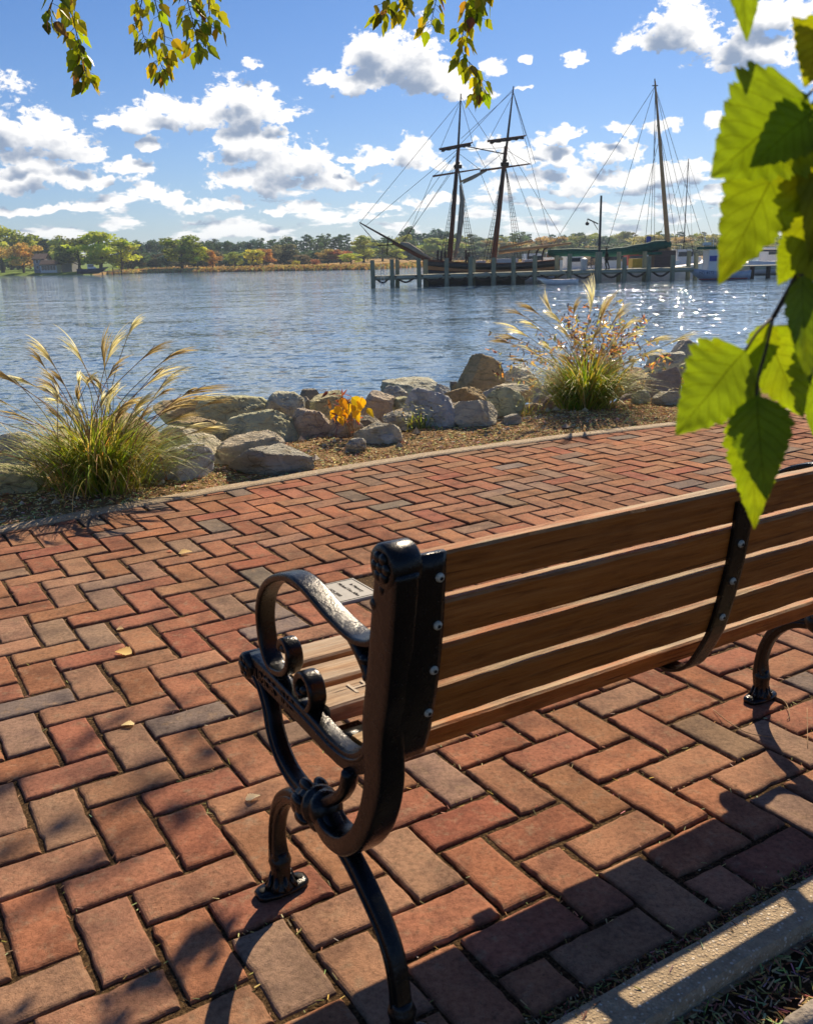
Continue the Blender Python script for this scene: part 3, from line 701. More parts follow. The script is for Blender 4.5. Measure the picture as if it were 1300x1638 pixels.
def end_frame(x, s):                # s: +1 when the seat lies on its +x side
    f = MB()
    sm = lambda l, n=5: [lean(p, s) for p in catmull(yz(l, x), n)]
    xl = x + s * .016
    W_ = (1, 0, 0)
    pp_ = sm(POST); f.band(pp_, W_, lerp_list([.019, .019, .019, .019, .020, .022, .024, .025, .025, .025, .024], 5), lerp_list([.029, .031, .032, .032, .031, .027, .022, .018, .016, .015, .015], 5), 20, 7)
    f.lathe((xl + s * .002 - .023, -.252, zs(.776)), W_, [(0, .022), (0, .029), (.004, .032), (.042, .032), (.046, .029), (.046, .01)], 24)
    f.band(sm(RLEG), W_, lerp_list([.016, .016, .015, .015, .014, .014, .014, .015, .016], 5), lerp_list([.014, .015, .015, .015, .014, .014, .014, .017, .017], 5), 16, 4.2)
    f.band(sm(FLEG), W_, lerp_list([.016, .015, .015, .015, .014, .014, .017, .016, .016], 5), lerp_list([.014, .015, .015, .015, .014, .015, .019, .017, .017], 5), 16, 4.2)
    f.band(sm(ALEG), W_, .0145, lerp_list([.013, .013, .013, .013, .013, .014, .015, .015], 5), 16, 4.2)
    f.band(sm(RAIL), W_, .0155, lerp_list([.024, .024, .023, .020, .018, .018, .018, .017], 5), 20, 7)
    f.band([p + Vector((0, 0, .006)) for p in sm(RAIL[1:])], W_, .0195, .004, 8)
    f.lathe((xl - .024, .266, .430), W_, [(0, .008), (0, .022), (.005, .026), (.043, .026), (.048, .022), (.048, .008)], 20)
    # moulded beads along legs and post: a raised fillet each side
    for l in (RLEG[1:], FLEG[1:-2], ALEG, POST[4:-1]):
        f.band(sm(l), W_, .0185, .0045, 8)
    # flange carrying the back slats
    fl = [Vector((x + s * .050, a - .006, b_)) for a, b_ in REAR]
    f.band(catmull(fl, 3), W_, .031, .006, 8, 6)
    # spandrel piece between rail bend and joint
    f.band(catmull(yz([(-.13, .405), (-.118, .372), (-.095, .345), (-.06, .318), (-.03, .30)], x), 4), W_, .014, .010, 8)
    # lug below the back slat
    f.box((x + s * .050, -.038, .412), (.058, .05, .008))
    f.box((x + s * .052, -.106, .398), (.058, .05, .008))
    ef = bb(f, 'end_frame', M['cast_iron'], bench, True)
    a = MB(); n_ = 6; ap = [lean(p, s) for p in catmull(yz(ARM, x), n_)]
    hx = lerp_list([.010, .013, .017, .019, .0195, .0195, .0195, .019, .019, .0185, .018, .018, .0175, .0175, .017, .017, .0165, .016, .015, .014, .013, .012], n_)
    ht = lerp_list([.006, .006, .006, .006, .006, .006, .0065, .007, .007, .0068, .0066, .0065, .0065, .0065, .0065, .0065, .0065, .0065, .0065, .0065, .0065, .0065], n_)
    a.band(ap, W_, hx, ht, 18, 5)
    a.ball((xl, -.222, .704), .017, 1.3, 1, 1)
    a.band(sm([(-.226, .69), (-.218, .725), (-.226, .752)]), W_, .012, .008, 8)
    a.band(sm(BRACE), W_, .016, .010, 10)
    bb(a, 'armrest', M['cast_iron'], ef, True)
    a = MB(); a.band(sm(CURL, 6), W_, .0155, .0065, 16, 5)
    a.ball((xl, .112, .516), .010, 1.5, 1, 1); a.ball((xl, .040, .468), .010, 1.5, 1, 1)
    bb(a, 'scroll', M['cast_iron'], ef, True)
    a = MB()
    for k in range(3): a.ball((xl, -.178 - .004 * k, .605 - .026 * k), .012 - .001 * k, 1.6, 1.0, .9)
    bb(a, 'scroll_ornament', M['cast_iron'], ef, True)
    a = MB()                          # bound collar where the curves cross
    dv = Vector((0, .80, -.28)).normalized(); up_ = Vector((0, .33, .94))
    c0 = Vector((x, .004, .278))
    a.lathe(c0 - dv * .058, dv, [(-.006, .012), (.002, .026), (.014, .031), (.021, .026), (.028, .033), (.036, .035), (.044, .028), (.052, .034), (.062, .034), (.070, .027), (.080, .031), (.094, .029), (.108, .020), (.118, .010)], 18)
    for k in range(7):
        t = k / 7 * 2 * PI; a.ball(c0 + Vector((math.cos(t) * .030, math.sin(t) * .013, math.sin(t) * .031)), .0105, 1, 2.0, 1)
    bb(a, 'collar', M['cast_iron'], ef, True)
    for yy in (.172, -.263):
        a = MB()
        a.band([(x - .050, yy, .008), (x - .041, yy, .0085), (x - .017, yy, .009), (x + .017, yy, .009), (x + .041, yy, .0085), (x + .050, yy, .008)], (0, 1, 0), [.014, .021, .027, .027, .021, .014], [.007, .008, .008, .008, .008, .007], 14, 3)
        a.lathe((x, yy, .012), (0, 0, 1), [(0, .028), (.006, .026), (.016, .020), (.030, .018), (.046, .0195), (.056, .022), (.062, .0205), (.068, .017), (.076, .016)], 16)
        for k in range(8):
            t = k / 8 * 2 * PI; a.band([(x + math.cos(t) * .032, yy + math.sin(t) * .026, .015), (x + math.cos(t) * .024, yy + math.sin(t) * .021, .024), (x + math.cos(t) * .019, yy + math.sin(t) * .017, .040)], (-math.sin(t), math.cos(t), 0), [.0065, .0065, .0025], .0035, 6)
        ft = bb(a, 'foot', M['cast_iron'], ef, True)
        for e in (-1, 1):
            a = MB(); a.lathe((x + e * .038, yy, .015), (0, 0, 1), [(0, .007), (.003, .007), (.004, .004)], 10); bb(a, 'anchor_bolt', M['bolt_hole'], ft)
    a = MB(); 
    for k in range(6):
        t = k / 6 * 2 * PI; a.ball((xl - s * .022, -.252 + math.cos(t) * .014, zs(.776) + math.sin(t) * .014), .0085, .6)
    a.ball((xl - s * .022, -.252, zs(.776)), .008, .7); a.ball((xl - s * .018, -.246, zs(.742)), .006, .6, 1, 1.4)
    bb(a, 'rosette', M['cast_iron'], ef, True)
    a = MB(); a.ball((xl - s * .025, .266, .430), .010, .5)
    for k in range(6):
        t = k / 6 * 2 * PI; a.ball((xl - s * .024, .266 + math.cos(t) * .015, .43 + math.sin(t) * .015), .006, .5)
    bb(a, 'boss', M['cast_iron'], ef, True)
    return ef
def bolt(parent, x, y, z, ny, nz):
    a = MB(); nrm = Vector((0, ny, nz)).normalized()
    a.lathe((x, y, z), nrm, [(-.004, .0066), (.0005, .0068), (.002, .0065), (.0038, .0049), (.0046, .0034), (.0046, .001)], 14)
    o = bb(a, 'bolt', M['bolt_metal'], parent, True)
    a = MB(); a.lathe(Vector((x, y, z)) + nrm * .0042, nrm, [(0, .0030), (.001, .0028), (.001, .001)], 6); bb(a, 'bolt_socket', M['bolt_hole'], o)
def rear_y(z):
    for (a, za), (b, zb) in zip(REAR, REAR[1:]):
        if zb <= z <= za: return a + (b - a) * (za - z) / (za - zb)
    return REAR[-1][0]
efL = end_frame(0, 1); efR = end_frame(BL, -1)
SLZ = [tuple(zs(q) for q in l) for l in ((.722, .785), (.650, .7115), (.577, .6395), (.502, .5665))]
rw = random.Random(3)
def slat(name, mat, y, z, tilt, h, th, x0, x1, col=(1, 1, 1)):
    """board along x; h along its face, th its thickness; rounded arrises and a little waver"""
    a = MB(); a.col = col; n = 40; rs = []
    Mx = Matrix.Rotation(tilt, 3, 'X')
    o1, o2 = rw.random() * 99, rw.random() * 99
    for i in range(n + 1):
        t = i / n; x = x0 + (x1 - x0) * t; r = []
        dz = .0012 * noise.noise(Vector((x * 2.3, o1, 0))); dy = .0012 * noise.noise(Vector((x * 2.1, o2, 0)))
        e = .0016 if 0 < i < n else .003
        hh, tt = h / 2 - (0 if 0 < i < n else .0015), th / 2 - (0 if 0 < i < n else .0015)
        for k, (sy__, sz_) in enumerate(((-1, -1), (1, -1), (1, 1), (-1, 1))):
            bev = .004
            w1_ = .0010 * noise.noise(Vector((x * 30, k, o1)))
            pts = [(sy__ * tt, sz_ * (hh - bev)), (sy__ * (tt - bev), sz_ * hh)]
            if (sy__, sz_) in ((1, -1), (-1, 1)): pts = pts[::-1]
            for yy, zz in pts: r.append(Vector((x, y + dy, z + dz)) + Mx @ Vector((0, yy + w1_ * sy__, zz + w1_ * sz_)))
        rs.append(r)
    a.rings(rs, True)
    return bb(a, name, mat, bench)
SX0, SX1 = .033, BL - .033
for k, (z0, z1) in enumerate(SLZ):
    zc = (z0 + z1) / 2; yr = rear_y(zc); tl = math.atan2(rear_y(z1 - .01) - rear_y(z0 + .01), z1 - z0 - .02)
    o = slat('back_slat', M['slat_wood'], yr + .0125, zc, -tl, z1 - z0, .025, SX0, SX1, tuple([rw.uniform(.88, 1.08)] * 3))
    if k == 0: o['label'] = 'top back slat, its upper edge weathered grey'
slat('seat_slat', M['slat_wood'], -.106, .419, math.radians(90 - 4), .066, .032, SX0, SX1)
for k in range(4):
    yv = .2035 - .0855 * k if k < 3 else None
    if yv is None: continue
    slat('seat_slat', M['slat_wood_worn'], yv, .440 - .004 * k, math.radians(90 - 2), .077, .032, SX0, SX1, tuple([rw.uniform(.9, 1.1)] * 3))
text('carved_letters', 'H T O', .055, M['carved_pale'], bench, (.165 - BX, .034, .4487), (0, 0, 0), .0003)
# centre strap with bolts
cs = MB(); cx_ = (8.42 - 2.2) * CELL
sp = [(cx_, a - .004, b) for a, b in REAR[:-1]] + [(cx_, -.193, .434), (cx_, -.174, .413), (cx_, -.150, .400), (cx_, -.125, .397), (cx_, -.06, .400), (cx_, .05, .412), (cx_, .20, .421), (cx_, .272, .422)]
cs.band(catmull(sp, 5)[2:], (1, 0, 0), .0225, .0042, 8, 6)
strap = bb(cs, 'centre_strap', M['cast_iron'], bench)
for (z0, z1) in SLZ:
    zc = (z0 + z1) / 2
    bolt(strap, cx_, rear_y(zc) - .009, zc, -1, -.15)
    bolt(efL, .069, rear_y(zc) - .0125, zc, -1, -.15); bolt(efR, BL - .069, rear_y(zc) - .0125, zc, -1, -.15)
# raised lettering cast into the seat rail of the near frame
for body, yy in (('DUMOR', .195), ('INC', .092)):
    t = text('lettering', body, .030, M['cast_iron'], efL, (-BX - .0000, yy, .428), (PI / 2, 0, -PI / 2), .002)

# ================================================================== FALLEN LEAVES
LEAF_OUT = None
def leaf_shape(n=14, serr=.09, wide=.36):
    """half outline of a birch leaf, s from base to tip"""
    L_ = []
    for i in range(n + 1):
        s_ = i / n
        w = wide * (math.sin(PI * min(1, s_ / .32) / 2) ** .8 if s_ < .32 else (1 - ((s_ - .32) / .68)) ** .85)
        if 0 < i < n: w *= 1 + serr * (1 if i % 2 else -1)
        L_.append((s_, max(w, .004)))
    return L_
def add_leaf(mb, base, tip, nrm, wide=.36, curl=.15, fold=.2, n=8, serr=.09, col=None):
    base, tip = Vector(base), Vector(tip); d = tip - base; L_ = d.length; d.normalize()
    nrm = Vector(nrm); nrm = (nrm - d * nrm.dot(d)).normalized(); sd = d.cross(nrm)
    if col: mb.col = col
    b = len(mb.v); sh = leaf_shape(n, serr, wide)
    for s_, w in sh:
        c = base + d * s_ * L_ + nrm * (curl * L_ * (s_ * s_ - s_))
        for e in (-1, 0, 1): mb.v.append(tuple(c + sd * e * w * L_ + nrm * (fold * w * L_ * abs(e))))
    for i in range(n):
        for e in (0, 1): mb.face((b + i * 3 + e, b + i * 3 + e + 1, b + i * 3 + e + 4, b + i * 3 + e + 3))
rf = random.Random(9)
FALLEN = [(198, 1046, 26, (.62, .47, .16), 'pale yellow fallen leaf lying beside the slate grey brick'), (405, 1278, 24, (.62, .55, .33), 'cream fallen leaf below the armrest, left of the front bench foot'),
          (205, 1161, 20, (.55, .45, .22), 'thin pale leaf on its edge, in a joint beside dappled leaf shade'), (297, 886, 20, (.55, .42, .18), 'tan fallen leaf on the path, nearest the left grass clump'), (271, 883, 9, (.34, .12, .06), 'tiny red brown leaf beside a tan fallen leaf'),
          (193, 1007, 12, (.52, .4, .2), 'small tan leaf in a joint just above the pale yellow leaf')]
for i, (px, py, wpx, c, lb) in enumerate(FALLEN):
    p = at(px, py, .002); L_ = wpx * p.y / CF * 1.15; a = rf.uniform(-.5, .5) + (0 if i % 2 else PI)
    d = Vector((math.cos(a), math.sin(a), .0)); mb = MB()
    add_leaf(mb, -d * L_ / 2, d * L_ / 2 + Vector((0, 0, L_ * .10)), (rf.uniform(-.2, .2), rf.uniform(-.3, .1), 1), .40, -.25, .22, 12, .10, tuple(min(.95, q * 1.4) for q in c))
    o = mb.build('fallen_leaf', M['dry_leaf'], None, True); o.location = p + Vector((0, 0, L_ * .045)); tag(o, lb, 'leaf', 'fallen leaves on the path')
# weathered chunk of wood at the corner behind the near kerb
mb = MB(); pw_ = at(1292, 1622, 0)
rs = []
for k in range(9):
    t = k / 8; r_ = .011 * math.sin(PI * (.12 + .8 * t)) + .003
    rs.append([Vector((-.05 + .12 * t, 0, .004)) + Vector((0, math.cos(2 * PI * q / 10) * r_ * (1.2 + .4 * noise.noise(Vector((t * 4, q, 0)))), math.sin(2 * PI * q / 10) * r_ * .7)) for q in range(10)])
mb.rings(rs); o = mb.build('driftwood', M['grey_wood_chunk'], None, True); o.location = pw_ + Vector((0, 0, -.005)); o.rotation_euler = (0, 0, .5)
tag(o, 'grey weathered chunk of wood on the dark soil behind the near kerb', 'wood')
# a few dry stalks lying about
def stalk(pts, lb, r=.0011):
    mb = MB(); mb.tube(catmull([at(x, y, .004 + (.006 if 0 < i < len(pts) - 1 else 0)) for i, (x, y) in enumerate(pts)], 5), r, 6)
    o = mb.build('dry_stalk', M['dry_stem'], None, True); tag(o, lb, 'stalk', 'dry stalks on the path')
stalk([(1232, 1112), (1254, 1122), (1262, 1142), (1258, 1152)], 'curved dry stalk beside the right bench foot')
stalk([(1140, 1135), (1165, 1155), (1195, 1172), (1237, 1180)], 'long dry stalk crossing the shadow of the right bench leg')
stalk([(1290, 1132), (1291, 1196)], 'short upright dry stalk at the right edge of the path', .0008)

# ================================================================== RIPRAP STONES
import bmesh
def rock_mesh(seed, sx_, sy__, sz_, sharp=.75, sub=4, flat=0.0):
    r = random.Random(seed); bm = bmesh.new(); bmesh.ops.create_icosphere(bm, subdivisions=sub, radius=1)
    pl_ = []
    for k in range(r.randint(9, 13)):
        d = Vector((r.gauss(0, 1), r.gauss(0, 1), r.gauss(0, 1))).normalized(); pl_.append((d, r.uniform(.56, .86)))
    pl_.append((Vector((r.gauss(0, .12), r.gauss(0, .12), 1)).normalized(), r.uniform(.62, .82) - flat))
    pl_.append((Vector((r.gauss(0, .3), -1, r.gauss(.15, .15))).normalized(), r.uniform(.6, .8)))
    off = Vector((seed * 1.37, seed * .71, 0))
    for v in bm.verts:
        n = v.co.normalized(); rad = 1.0
        for d, k in pl_:
            c = n.dot(d)
            if c > .05: rad = min(rad, k / c)
        rad = rad * sharp + (1 - sharp) * .85
        rad *= 1 + .05 * noise.noise(n * 1.7 + off) + .03 * noise.noise(n * 4.5 + off) + .05 * abs(noise.noise(n * 7 + off)) + .018 * noise.noise(n * 18 + off)
        q = n * rad; v.co = Vector((q.x * sx_, q.y * sy__, q.z * sz_))
    me = bpy.data.meshes.new('rock'); bm.to_mesh(me); bm.free(); me.materials.append(M['rock'])
    return me
TAN = (.48, .38, .22); GRY = (.42, .39, .33); DRK = (.20, .18, .165); LAV = (.42, .36, .31); BRN = (.33, .24, .12); PAL = (.58, .50, .36); BLU = (.27, .265, .26); PUR = (.33, .27, .24)
ROCKS = [   # x0, x1, ytop, ybot, base z, colour, turn, label
    (362, 478, 660, 724, -.06, TAN, .12, 'large blocky tan boulder with a flat top, left of the yellow plant'),
    (246, 357, 686, 757, -.02, GRY, -.3, 'big sloping grey boulder just right of the left grass clump'),
    (222, 336, 716, 770, .0, PAL, -.3, 'low pale slab half hidden by the left grass clump blades'),
    (350, 454, 701, 754, -.01, LAV, .2, 'pointed lavender grey boulder in front of the large blocky tan one'),
    (372, 494, 715, 758, .01, BLU, .3, 'long low blue grey stone at the edge of the bark mulch'),
    (314, 430, 636, 682, -.28, TAN, .1, 'long flat tan slab at the back, above the large blocky tan boulder'),
    (240, 362, 640, 672, -.42, BRN, .1, 'dark brown slab at the water edge right of the left grass plumes'),
    (262, 347, 666, 700, -.18, BRN, -.1, 'flat brown stone under the drooping right plumes of the left grass'),
    (333, 374, 674, 724, -.08, TAN, .4, 'narrow greenish tan stone wedged left of the large blocky tan boulder'),
    (424, 488, 633, 672, -.26, GRY, .5, 'rough grey stone right of the long flat tan slab'),
    (468, 532, 653, 716, -.06, PUR, .1, 'upright purple grey block right of the large blocky tan boulder'),
    (464, 498, 638, 666, -.30, PUR, .7, 'small purplish stone behind the upright purple grey block'),
    (480, 520, 622, 652, -.42, DRK, .3, 'dark stone at the water edge left of the yellow plant'),
    (494, 556, 625, 668, -.30, TAN, .2, 'tan stone leaning behind the yellow plant'),
    (526, 580, 659, 712, -.04, LAV, -.2, 'grey brown stone directly behind the yellow plant stems'),
    (582, 637, 629, 668, -.22, PUR, .4, 'round dark purple grey stone right of the yellow leaves'),
    (564, 609, 666, 697, -.06, DRK, .1, 'dark stone right of the yellow plant base'),
    (603, 671, 657, 699, -.02, BLU, .2, 'dark blue grey stone with white specks beside the small weeds'),
    (570, 638, 679, 710, .01, GRY, -.4, 'low grey tan stone in front of the white specked one'),
    (604, 636, 694, 708, .02, PAL, .2, 'small flat pale stone at the mulch edge below the white specked one'),
    (553, 583, 701, 719, .02, BLU, .3, 'small blue grey stone in the mulch right below the yellow plant'),
    (608, 698, 606, 636, -.52, PAL, .05, 'flat pale slab by the water, left of the big brown boulder'),
    (612, 654, 620, 640, -.36, GRY, .2, 'grey stone below the flat pale slab by the water'),
    (642, 735, 634, 692, -.02, PAL, -.45, 'large tilted cream slab behind the small green weeds'),
    (702, 774, 622, 670, -.18, BRN, .3, 'dark tan boulder below the big brown one'),
    (726, 800, 646, 686, .01, LAV, .0, 'triangular lavender stone with a sharp peak at the mulch edge'),
    (728, 806, 576, 632, -.42, BRN, .08, 'big squarish brown boulder standing highest against the water'),
    (772, 842, 623, 680, -.03, TAN, -.1, 'tan boulder left of the right grass clump'),
    (760, 850, 618, 642, -.26, GRY, .1, 'flat grey slab behind the tan boulder by the right grass clump'),
    (806, 837, 662, 681, .02, BLU, .1, 'small dark blue grey stone left of the right grass clump base'),
    (803, 874, 588, 624, -.42, PAL, .2, 'whitish slab at the water edge right of the big brown boulder'),
    (828, 862, 601, 626, -.32, GRY, .5, 'mossy grey stone behind the right grass clump'),
    (718, 734, 610, 626, -.44, DRK, .5, 'small dark stone tucked left of the big brown boulder'),
    (718, 748, 643, 678, -.10, PUR, .2, 'lilac stone wedged behind the triangular lavender stone'),
    (1042, 1096, 586, 638, -.10, PUR, .2, 'dark purple boulder right of the right grass clump'),
    (1078, 1116, 544, 578, -.55, PUR, .4, 'purplish stone farthest right against the water'),
    (1034, 1108, 566, 598, -.40, PAL, .1, 'pale slab strewn with dry leaves above the dark purple boulder'),
    (998, 1050, 589, 634, -.18, BRN, .6, 'brown stone partly hidden right of the right grass clump'),
    (1050, 1100, 629, 650, .01, BLU, .1, 'low blue grey stone in front of the dark purple boulder'),
    (1014, 1040, 625, 648, .0, PAL, .3, 'small pale stone between the right grass clump and the low blue grey one'),
    (-30, 56, 698, 748, -.10, PAL, .2, 'pale slab behind the left grass clump at the left edge'),
    (-50, 54, 744, 796, .0, TAN, -.2, 'tan slab low behind the left grass clump at the left edge'),
    (60, 130, 690, 720, -.25, TAN, .2, 'tan stone glimpsed through the left grass clump'),
    (130, 250, 668, 705, -.35, BRN, .1, 'brown stone behind the left grass clump near the water'),
    (1096, 1190, 560, 612, -.35, TAN, .2, 'tan stone behind the lowest green birch leaves'),
    (1110, 1180, 606, 636, -.10, GRY, .4, 'grey stone behind the lowest green birch leaves'),
    (880, 1000, 596, 640, -.35, TAN, .1, 'tan stone hidden behind the right grass clump'),
    (655, 700, 628, 652, -.30, DRK, .5, 'dark stone between the flat pale slab and the cream slab'),
    (690, 724, 618, 640, -.38, PAL, .9, 'cream stone left of the small dark one by the big boulder'),
    (545, 590, 636, 664, -.30, GRY, .9, 'grey stone peeping out behind the yellow leaves'),
    (630, 660, 634, 662, -.20, TAN, .6, 'tan stone left of the large tilted cream slab'),
    (846, 900, 614, 650, -.22, LAV, .7, 'lavender stone at the left side of the right grass clump'),
]
for i, (x0, x1, yt, yb, bz, c, rz, lb) in enumerate(ROCKS):
    base = at((x0 + x1) / 2, yb, bz); s_ = base.y / CF
    w = (x1 - x0) * s_; h = (yb - yt) * s_ * 1.0
    dep = max(.75 * w, min(h * 1.1, w))
    me = rock_mesh(i + 3, w / 2 * (1.22 if bz > -.2 else 1.12), dep / 2 * 1.15, h / 2 * 2.0, .99, 5 if w > .18 else 4)
    o = bpy.data.objects.new('boulder' if w > .25 else 'stone', me); COL.objects.link(o)
    o.location = base + Vector((0, dep * .42, h * .22)); rq = random.Random(i * 7 + 1); o.rotation_euler = (rq.uniform(-.18, .18), rq.uniform(-.16, .16), rz)
    k = random.Random(i).uniform(.85, 1.12); k *= 2.1; g_ = (c[0] + c[1] + c[2]) / 3; o.color = tuple(min(.85, (q * .72 + g_ * .28 + .03) * k * t) for q, t in zip(c, (1.03, 1, .80))) + (1,)
    tag(o, lb, 'rock', 'riprap stones along the bank')
# stones lower down the bank, below the visible ones
rk = random.Random(77)
lows = [rock_mesh(200 + k, .30, .24, .2, .85, 3) for k in range(5)]
for k in range(44):
    px = -120 + k * 34 + rk.uniform(-12, 12); q = at(px, 790 - .19 * px if px < 700 else 690 - .06 * px, 0)
    u, v = lat(q); uu = u + rk.uniform(-1, 1); w = 1.55 + rk.uniform(-.1, .75); p = P(uu, kerb_v(uu) + .85 + w / CELL)
    p.z = bed_z(w) + .02
    o = bpy.data.objects.new('stone', lows[k % 5]); COL.objects.link(o); o.location = p; o.rotation_euler = (rk.uniform(-.3, .3), rk.uniform(-.3, .3), rk.uniform(0, 6)); s_ = rk.uniform(.6, 1.0); o.scale = (s_, s_, s_ * .9)
    c = rk.choice((TAN, GRY, BRN, PUR)); o.color = (*[x * 1.1 for x in c], 1)
    tag(o, 'half hidden stone low in the gaps of the riprap near the waterline', 'rock', 'stones low on the bank')

mr_ = MB(); rg_ = random.Random(41)
for k in range(700):
    u = rg_.uniform(-6, 40); w = rg_.choice((rg_.gauss(.62, .22), rg_.uniform(.5, 1.6))); p = bedP(u, max(.25, w)); s_ = rg_.uniform(.004, .02) * (1 if k % 9 else 2.2); b = len(mr_.v)
    t_ = rg_.uniform(.6, 1.5); mr_.col = tuple(q * t_ for q in rg_.choice(((.42, .35, .22), (.38, .33, .25), (.5, .43, .3), (.55, .46, .32))))
    for d in ((1, 0, 0), (-1, 0, 0), (0, 1, 0), (0, -1, 0), (0, 0, 1), (0, 0, -.5)): mr_.v.append(tuple(p + Vector(d) * s_ * rg_.uniform(.6, 1.2) + Vector((0, 0, s_ * .2))))
    for q in ((0, 2, 4), (2, 1, 4), (1, 3, 4), (3, 0, 4), (2, 0, 5), (1, 2, 5), (3, 1, 5), (0, 3, 5)): mr_.face(tuple(b + i for i in q))
tag(mr_.build('rubble', M['litter']), kind='stuff')

# ================================================================== GRASSES
def blade(mb, p, ang, el0, L, droop, w, n=6, twist=0.0, wind=(0, 0)):
    pts = []; d_el = el0; pos = Vector(p); oa = ang
    sdv = Vector((-math.sin(ang), math.cos(ang), 0)); b = len(mb.v)
    for i in range(n + 1):
        t = i / n; ww = w * (1 - t ** 1.6) * (.55 + .45 * min(1, t * 5)) + .0002
        nrm = sdv
        mb.v.append(tuple(pos - nrm * ww / 2)); mb.v.append(tuple(pos + nrm * ww / 2))
        e = el0 - droop * t ** 1.4
        pos = pos + Vector((math.cos(oa) * math.cos(e) + wind[0] * t, math.sin(oa) * math.cos(e) + wind[1] * t, math.sin(e))) * (L / n)
    for i in range(n): mb.face((b + 2 * i, b + 2 * i + 1, b + 2 * i + 3, b + 2 * i + 2))
def grass_clump(name, loc, R_, nb, L, stems, seed, label, cat, greens, lean=0.0, plume_k=1.0):
    r = random.Random(seed); root = empty(name, loc); tag(root, label, cat)
    mb = MB(); 
    for k in range(nb):
        a = r.uniform(0, 2 * PI); q = abs(r.gauss(0, .5)); q = min(q, 1.1)
        p = Vector((math.cos(a) * q * R_, math.sin(a) * q * R_ * .8, -.02)); oa = a + r.gauss(0, .5)
        mb.col = tuple(x * r.uniform(.75, 1.25) for x in r.choice(greens))
        blade(mb, p, oa, r.uniform(.95, 1.5) - q * .25, L * r.uniform(.55, 1.15), r.uniform(.9, 2.3), r.uniform(.006, .0125), 7)
    mb.build('leaf_blades', M['grass_blade'], root)
    ms = MB(); mp_ = MB()
    for (dx, dy, tx, tz, kk) in stems:
        base = Vector((dx * R_, dy * R_, 0)); tip = Vector((tx, dy * R_ + r.gauss(0, .10), tz))
        mid = (base + tip) / 2 + Vector((-(tx - base.x) * .22, 0, tz * .08))
        pts = catmull([base, mid, tip], 8)
        ms.col = tuple(x * r.uniform(.7, 1.25) for x in (1, 1, 1))
        ms.tube(pts, [.0030 - .0014 * i / (len(pts) - 1) for i in range(len(pts))], 5)
        d = (pts[-1] - pts[-2]).normalized(); side = 1 if tx > 0 else -1
        if r.random() < .18: side = -side
        pc = r.choice([(.60, .55, .42), (.70, .67, .56), (.50, .42, .27), (.44, .36, .22), (.78, .77, .70), (.72, .70, .60)])
        nf = int(r.randint(18, 28) * plume_k); PLn = kk * r.uniform(.95, 1.4)
        for q in range(nf):
            t0 = r.uniform(0, .6); st = pts[-1] - d * PLn * .55 * (1 - t0)
            q_ = r.uniform(.95, 1.5); mp_.col = (pc[0] * q_, pc[1] * q_, pc[2] * q_ * .72)
            b = len(mp_.v); dirv = (d + Vector((r.gauss(0, .065), r.gauss(0, .065), r.gauss(0, .05)))).normalized(); pos = st.copy(); n = 7
            sd = Vector((r.gauss(0, 1), r.gauss(0, 1), r.gauss(0, .3))).normalized(); Lf = PLn * r.uniform(.5, .9)
            for i in range(n + 1):
                t = i / n; w_ = .0046 * plume_k ** .5 * math.sin(PI * (.12 + .84 * t)) + .0003
                sd2 = (sd - dirv * sd.dot(dirv)).normalized()
                mp_.v.append(tuple(pos - sd2 * w_ / 2)); mp_.v.append(tuple(pos + sd2 * w_ / 2))
                dirv = (dirv + Vector((side * .075, 0, -.06 - .05 * t))).normalized(); pos = pos + dirv * Lf / n
            for i in range(n): mp_.face((b + 2 * i, b + 2 * i + 1, b + 2 * i + 3, b + 2 * i + 2))
    ms.build('flower_stems', M['dry_stem'], root); mp_.build('plumes', M['plume'], root)
    return root
GREENS = [(.26, .34, .03), (.20, .28, .03), (.40, .42, .06), (.58, .50, .14), (.68, .57, .26), (.33, .40, .05), (.14, .20, .025)]
def on_bed(px, py):
    p = at(px, py, 0); p.z = bank(p) + .0; return p
LG = on_bed(160, 783)
sc_l = LG.y / CF
stL = []
rs_ = random.Random(4)
for (px, py, k) in ((225, 490, .26), (195, 520, .34), (170, 530, .36), (163, 520, .34), (100, 525, .26), (78, 540, .2), (20, 560, .28), (5, 590, .34), (40, 552, .34), (120, 570, .24), (135, 610, .2), (215, 555, .24), (190, 610, .3), (280, 525, .34), (305, 538, .36), (292, 565, .36), (300, 578, .3), (232, 618, .28), (262, 610, .24), (330, 605, .40), (345, 605, .40), (355, 612, .36), (365, 630, .34), (310, 630, .3), (250, 640, .22), (60, 600, .3), (-20, 600, .34), (-10, 640, .3), (150, 640, .2), (100, 640, .22), (75, 610, .22), (30, 640, .26), (205, 640, .22), (350, 680, .3), (330, 670, .28), (145, 590, .2), (300, 660, .24), (-60, 620, .3), (-80, 680, .3), (20, 690, .3)):
    tx = (px - 160) * sc_l * .96; tz = (783 - py) * sc_l * .88
    stL.append((rs_.gauss(tx * .5, .35), rs_.gauss(0, .5), tx, tz, k * .62))
for k in range(26):
    tx = rs_.gauss(-.02, .28); stL.append((rs_.gauss(tx, .4), rs_.gauss(0, .6), tx, rs_.uniform(.30, .62), .09))
grass_clump('ornamental_grass', LG, .24, 1500, .60, stL, 1, 'wide clump of arching green grass with tall feathery tan plumes, left of the boulders', 'grass', GREENS)
RG = on_bed(935, 655); sc_r = RG.y / CF
stR = []
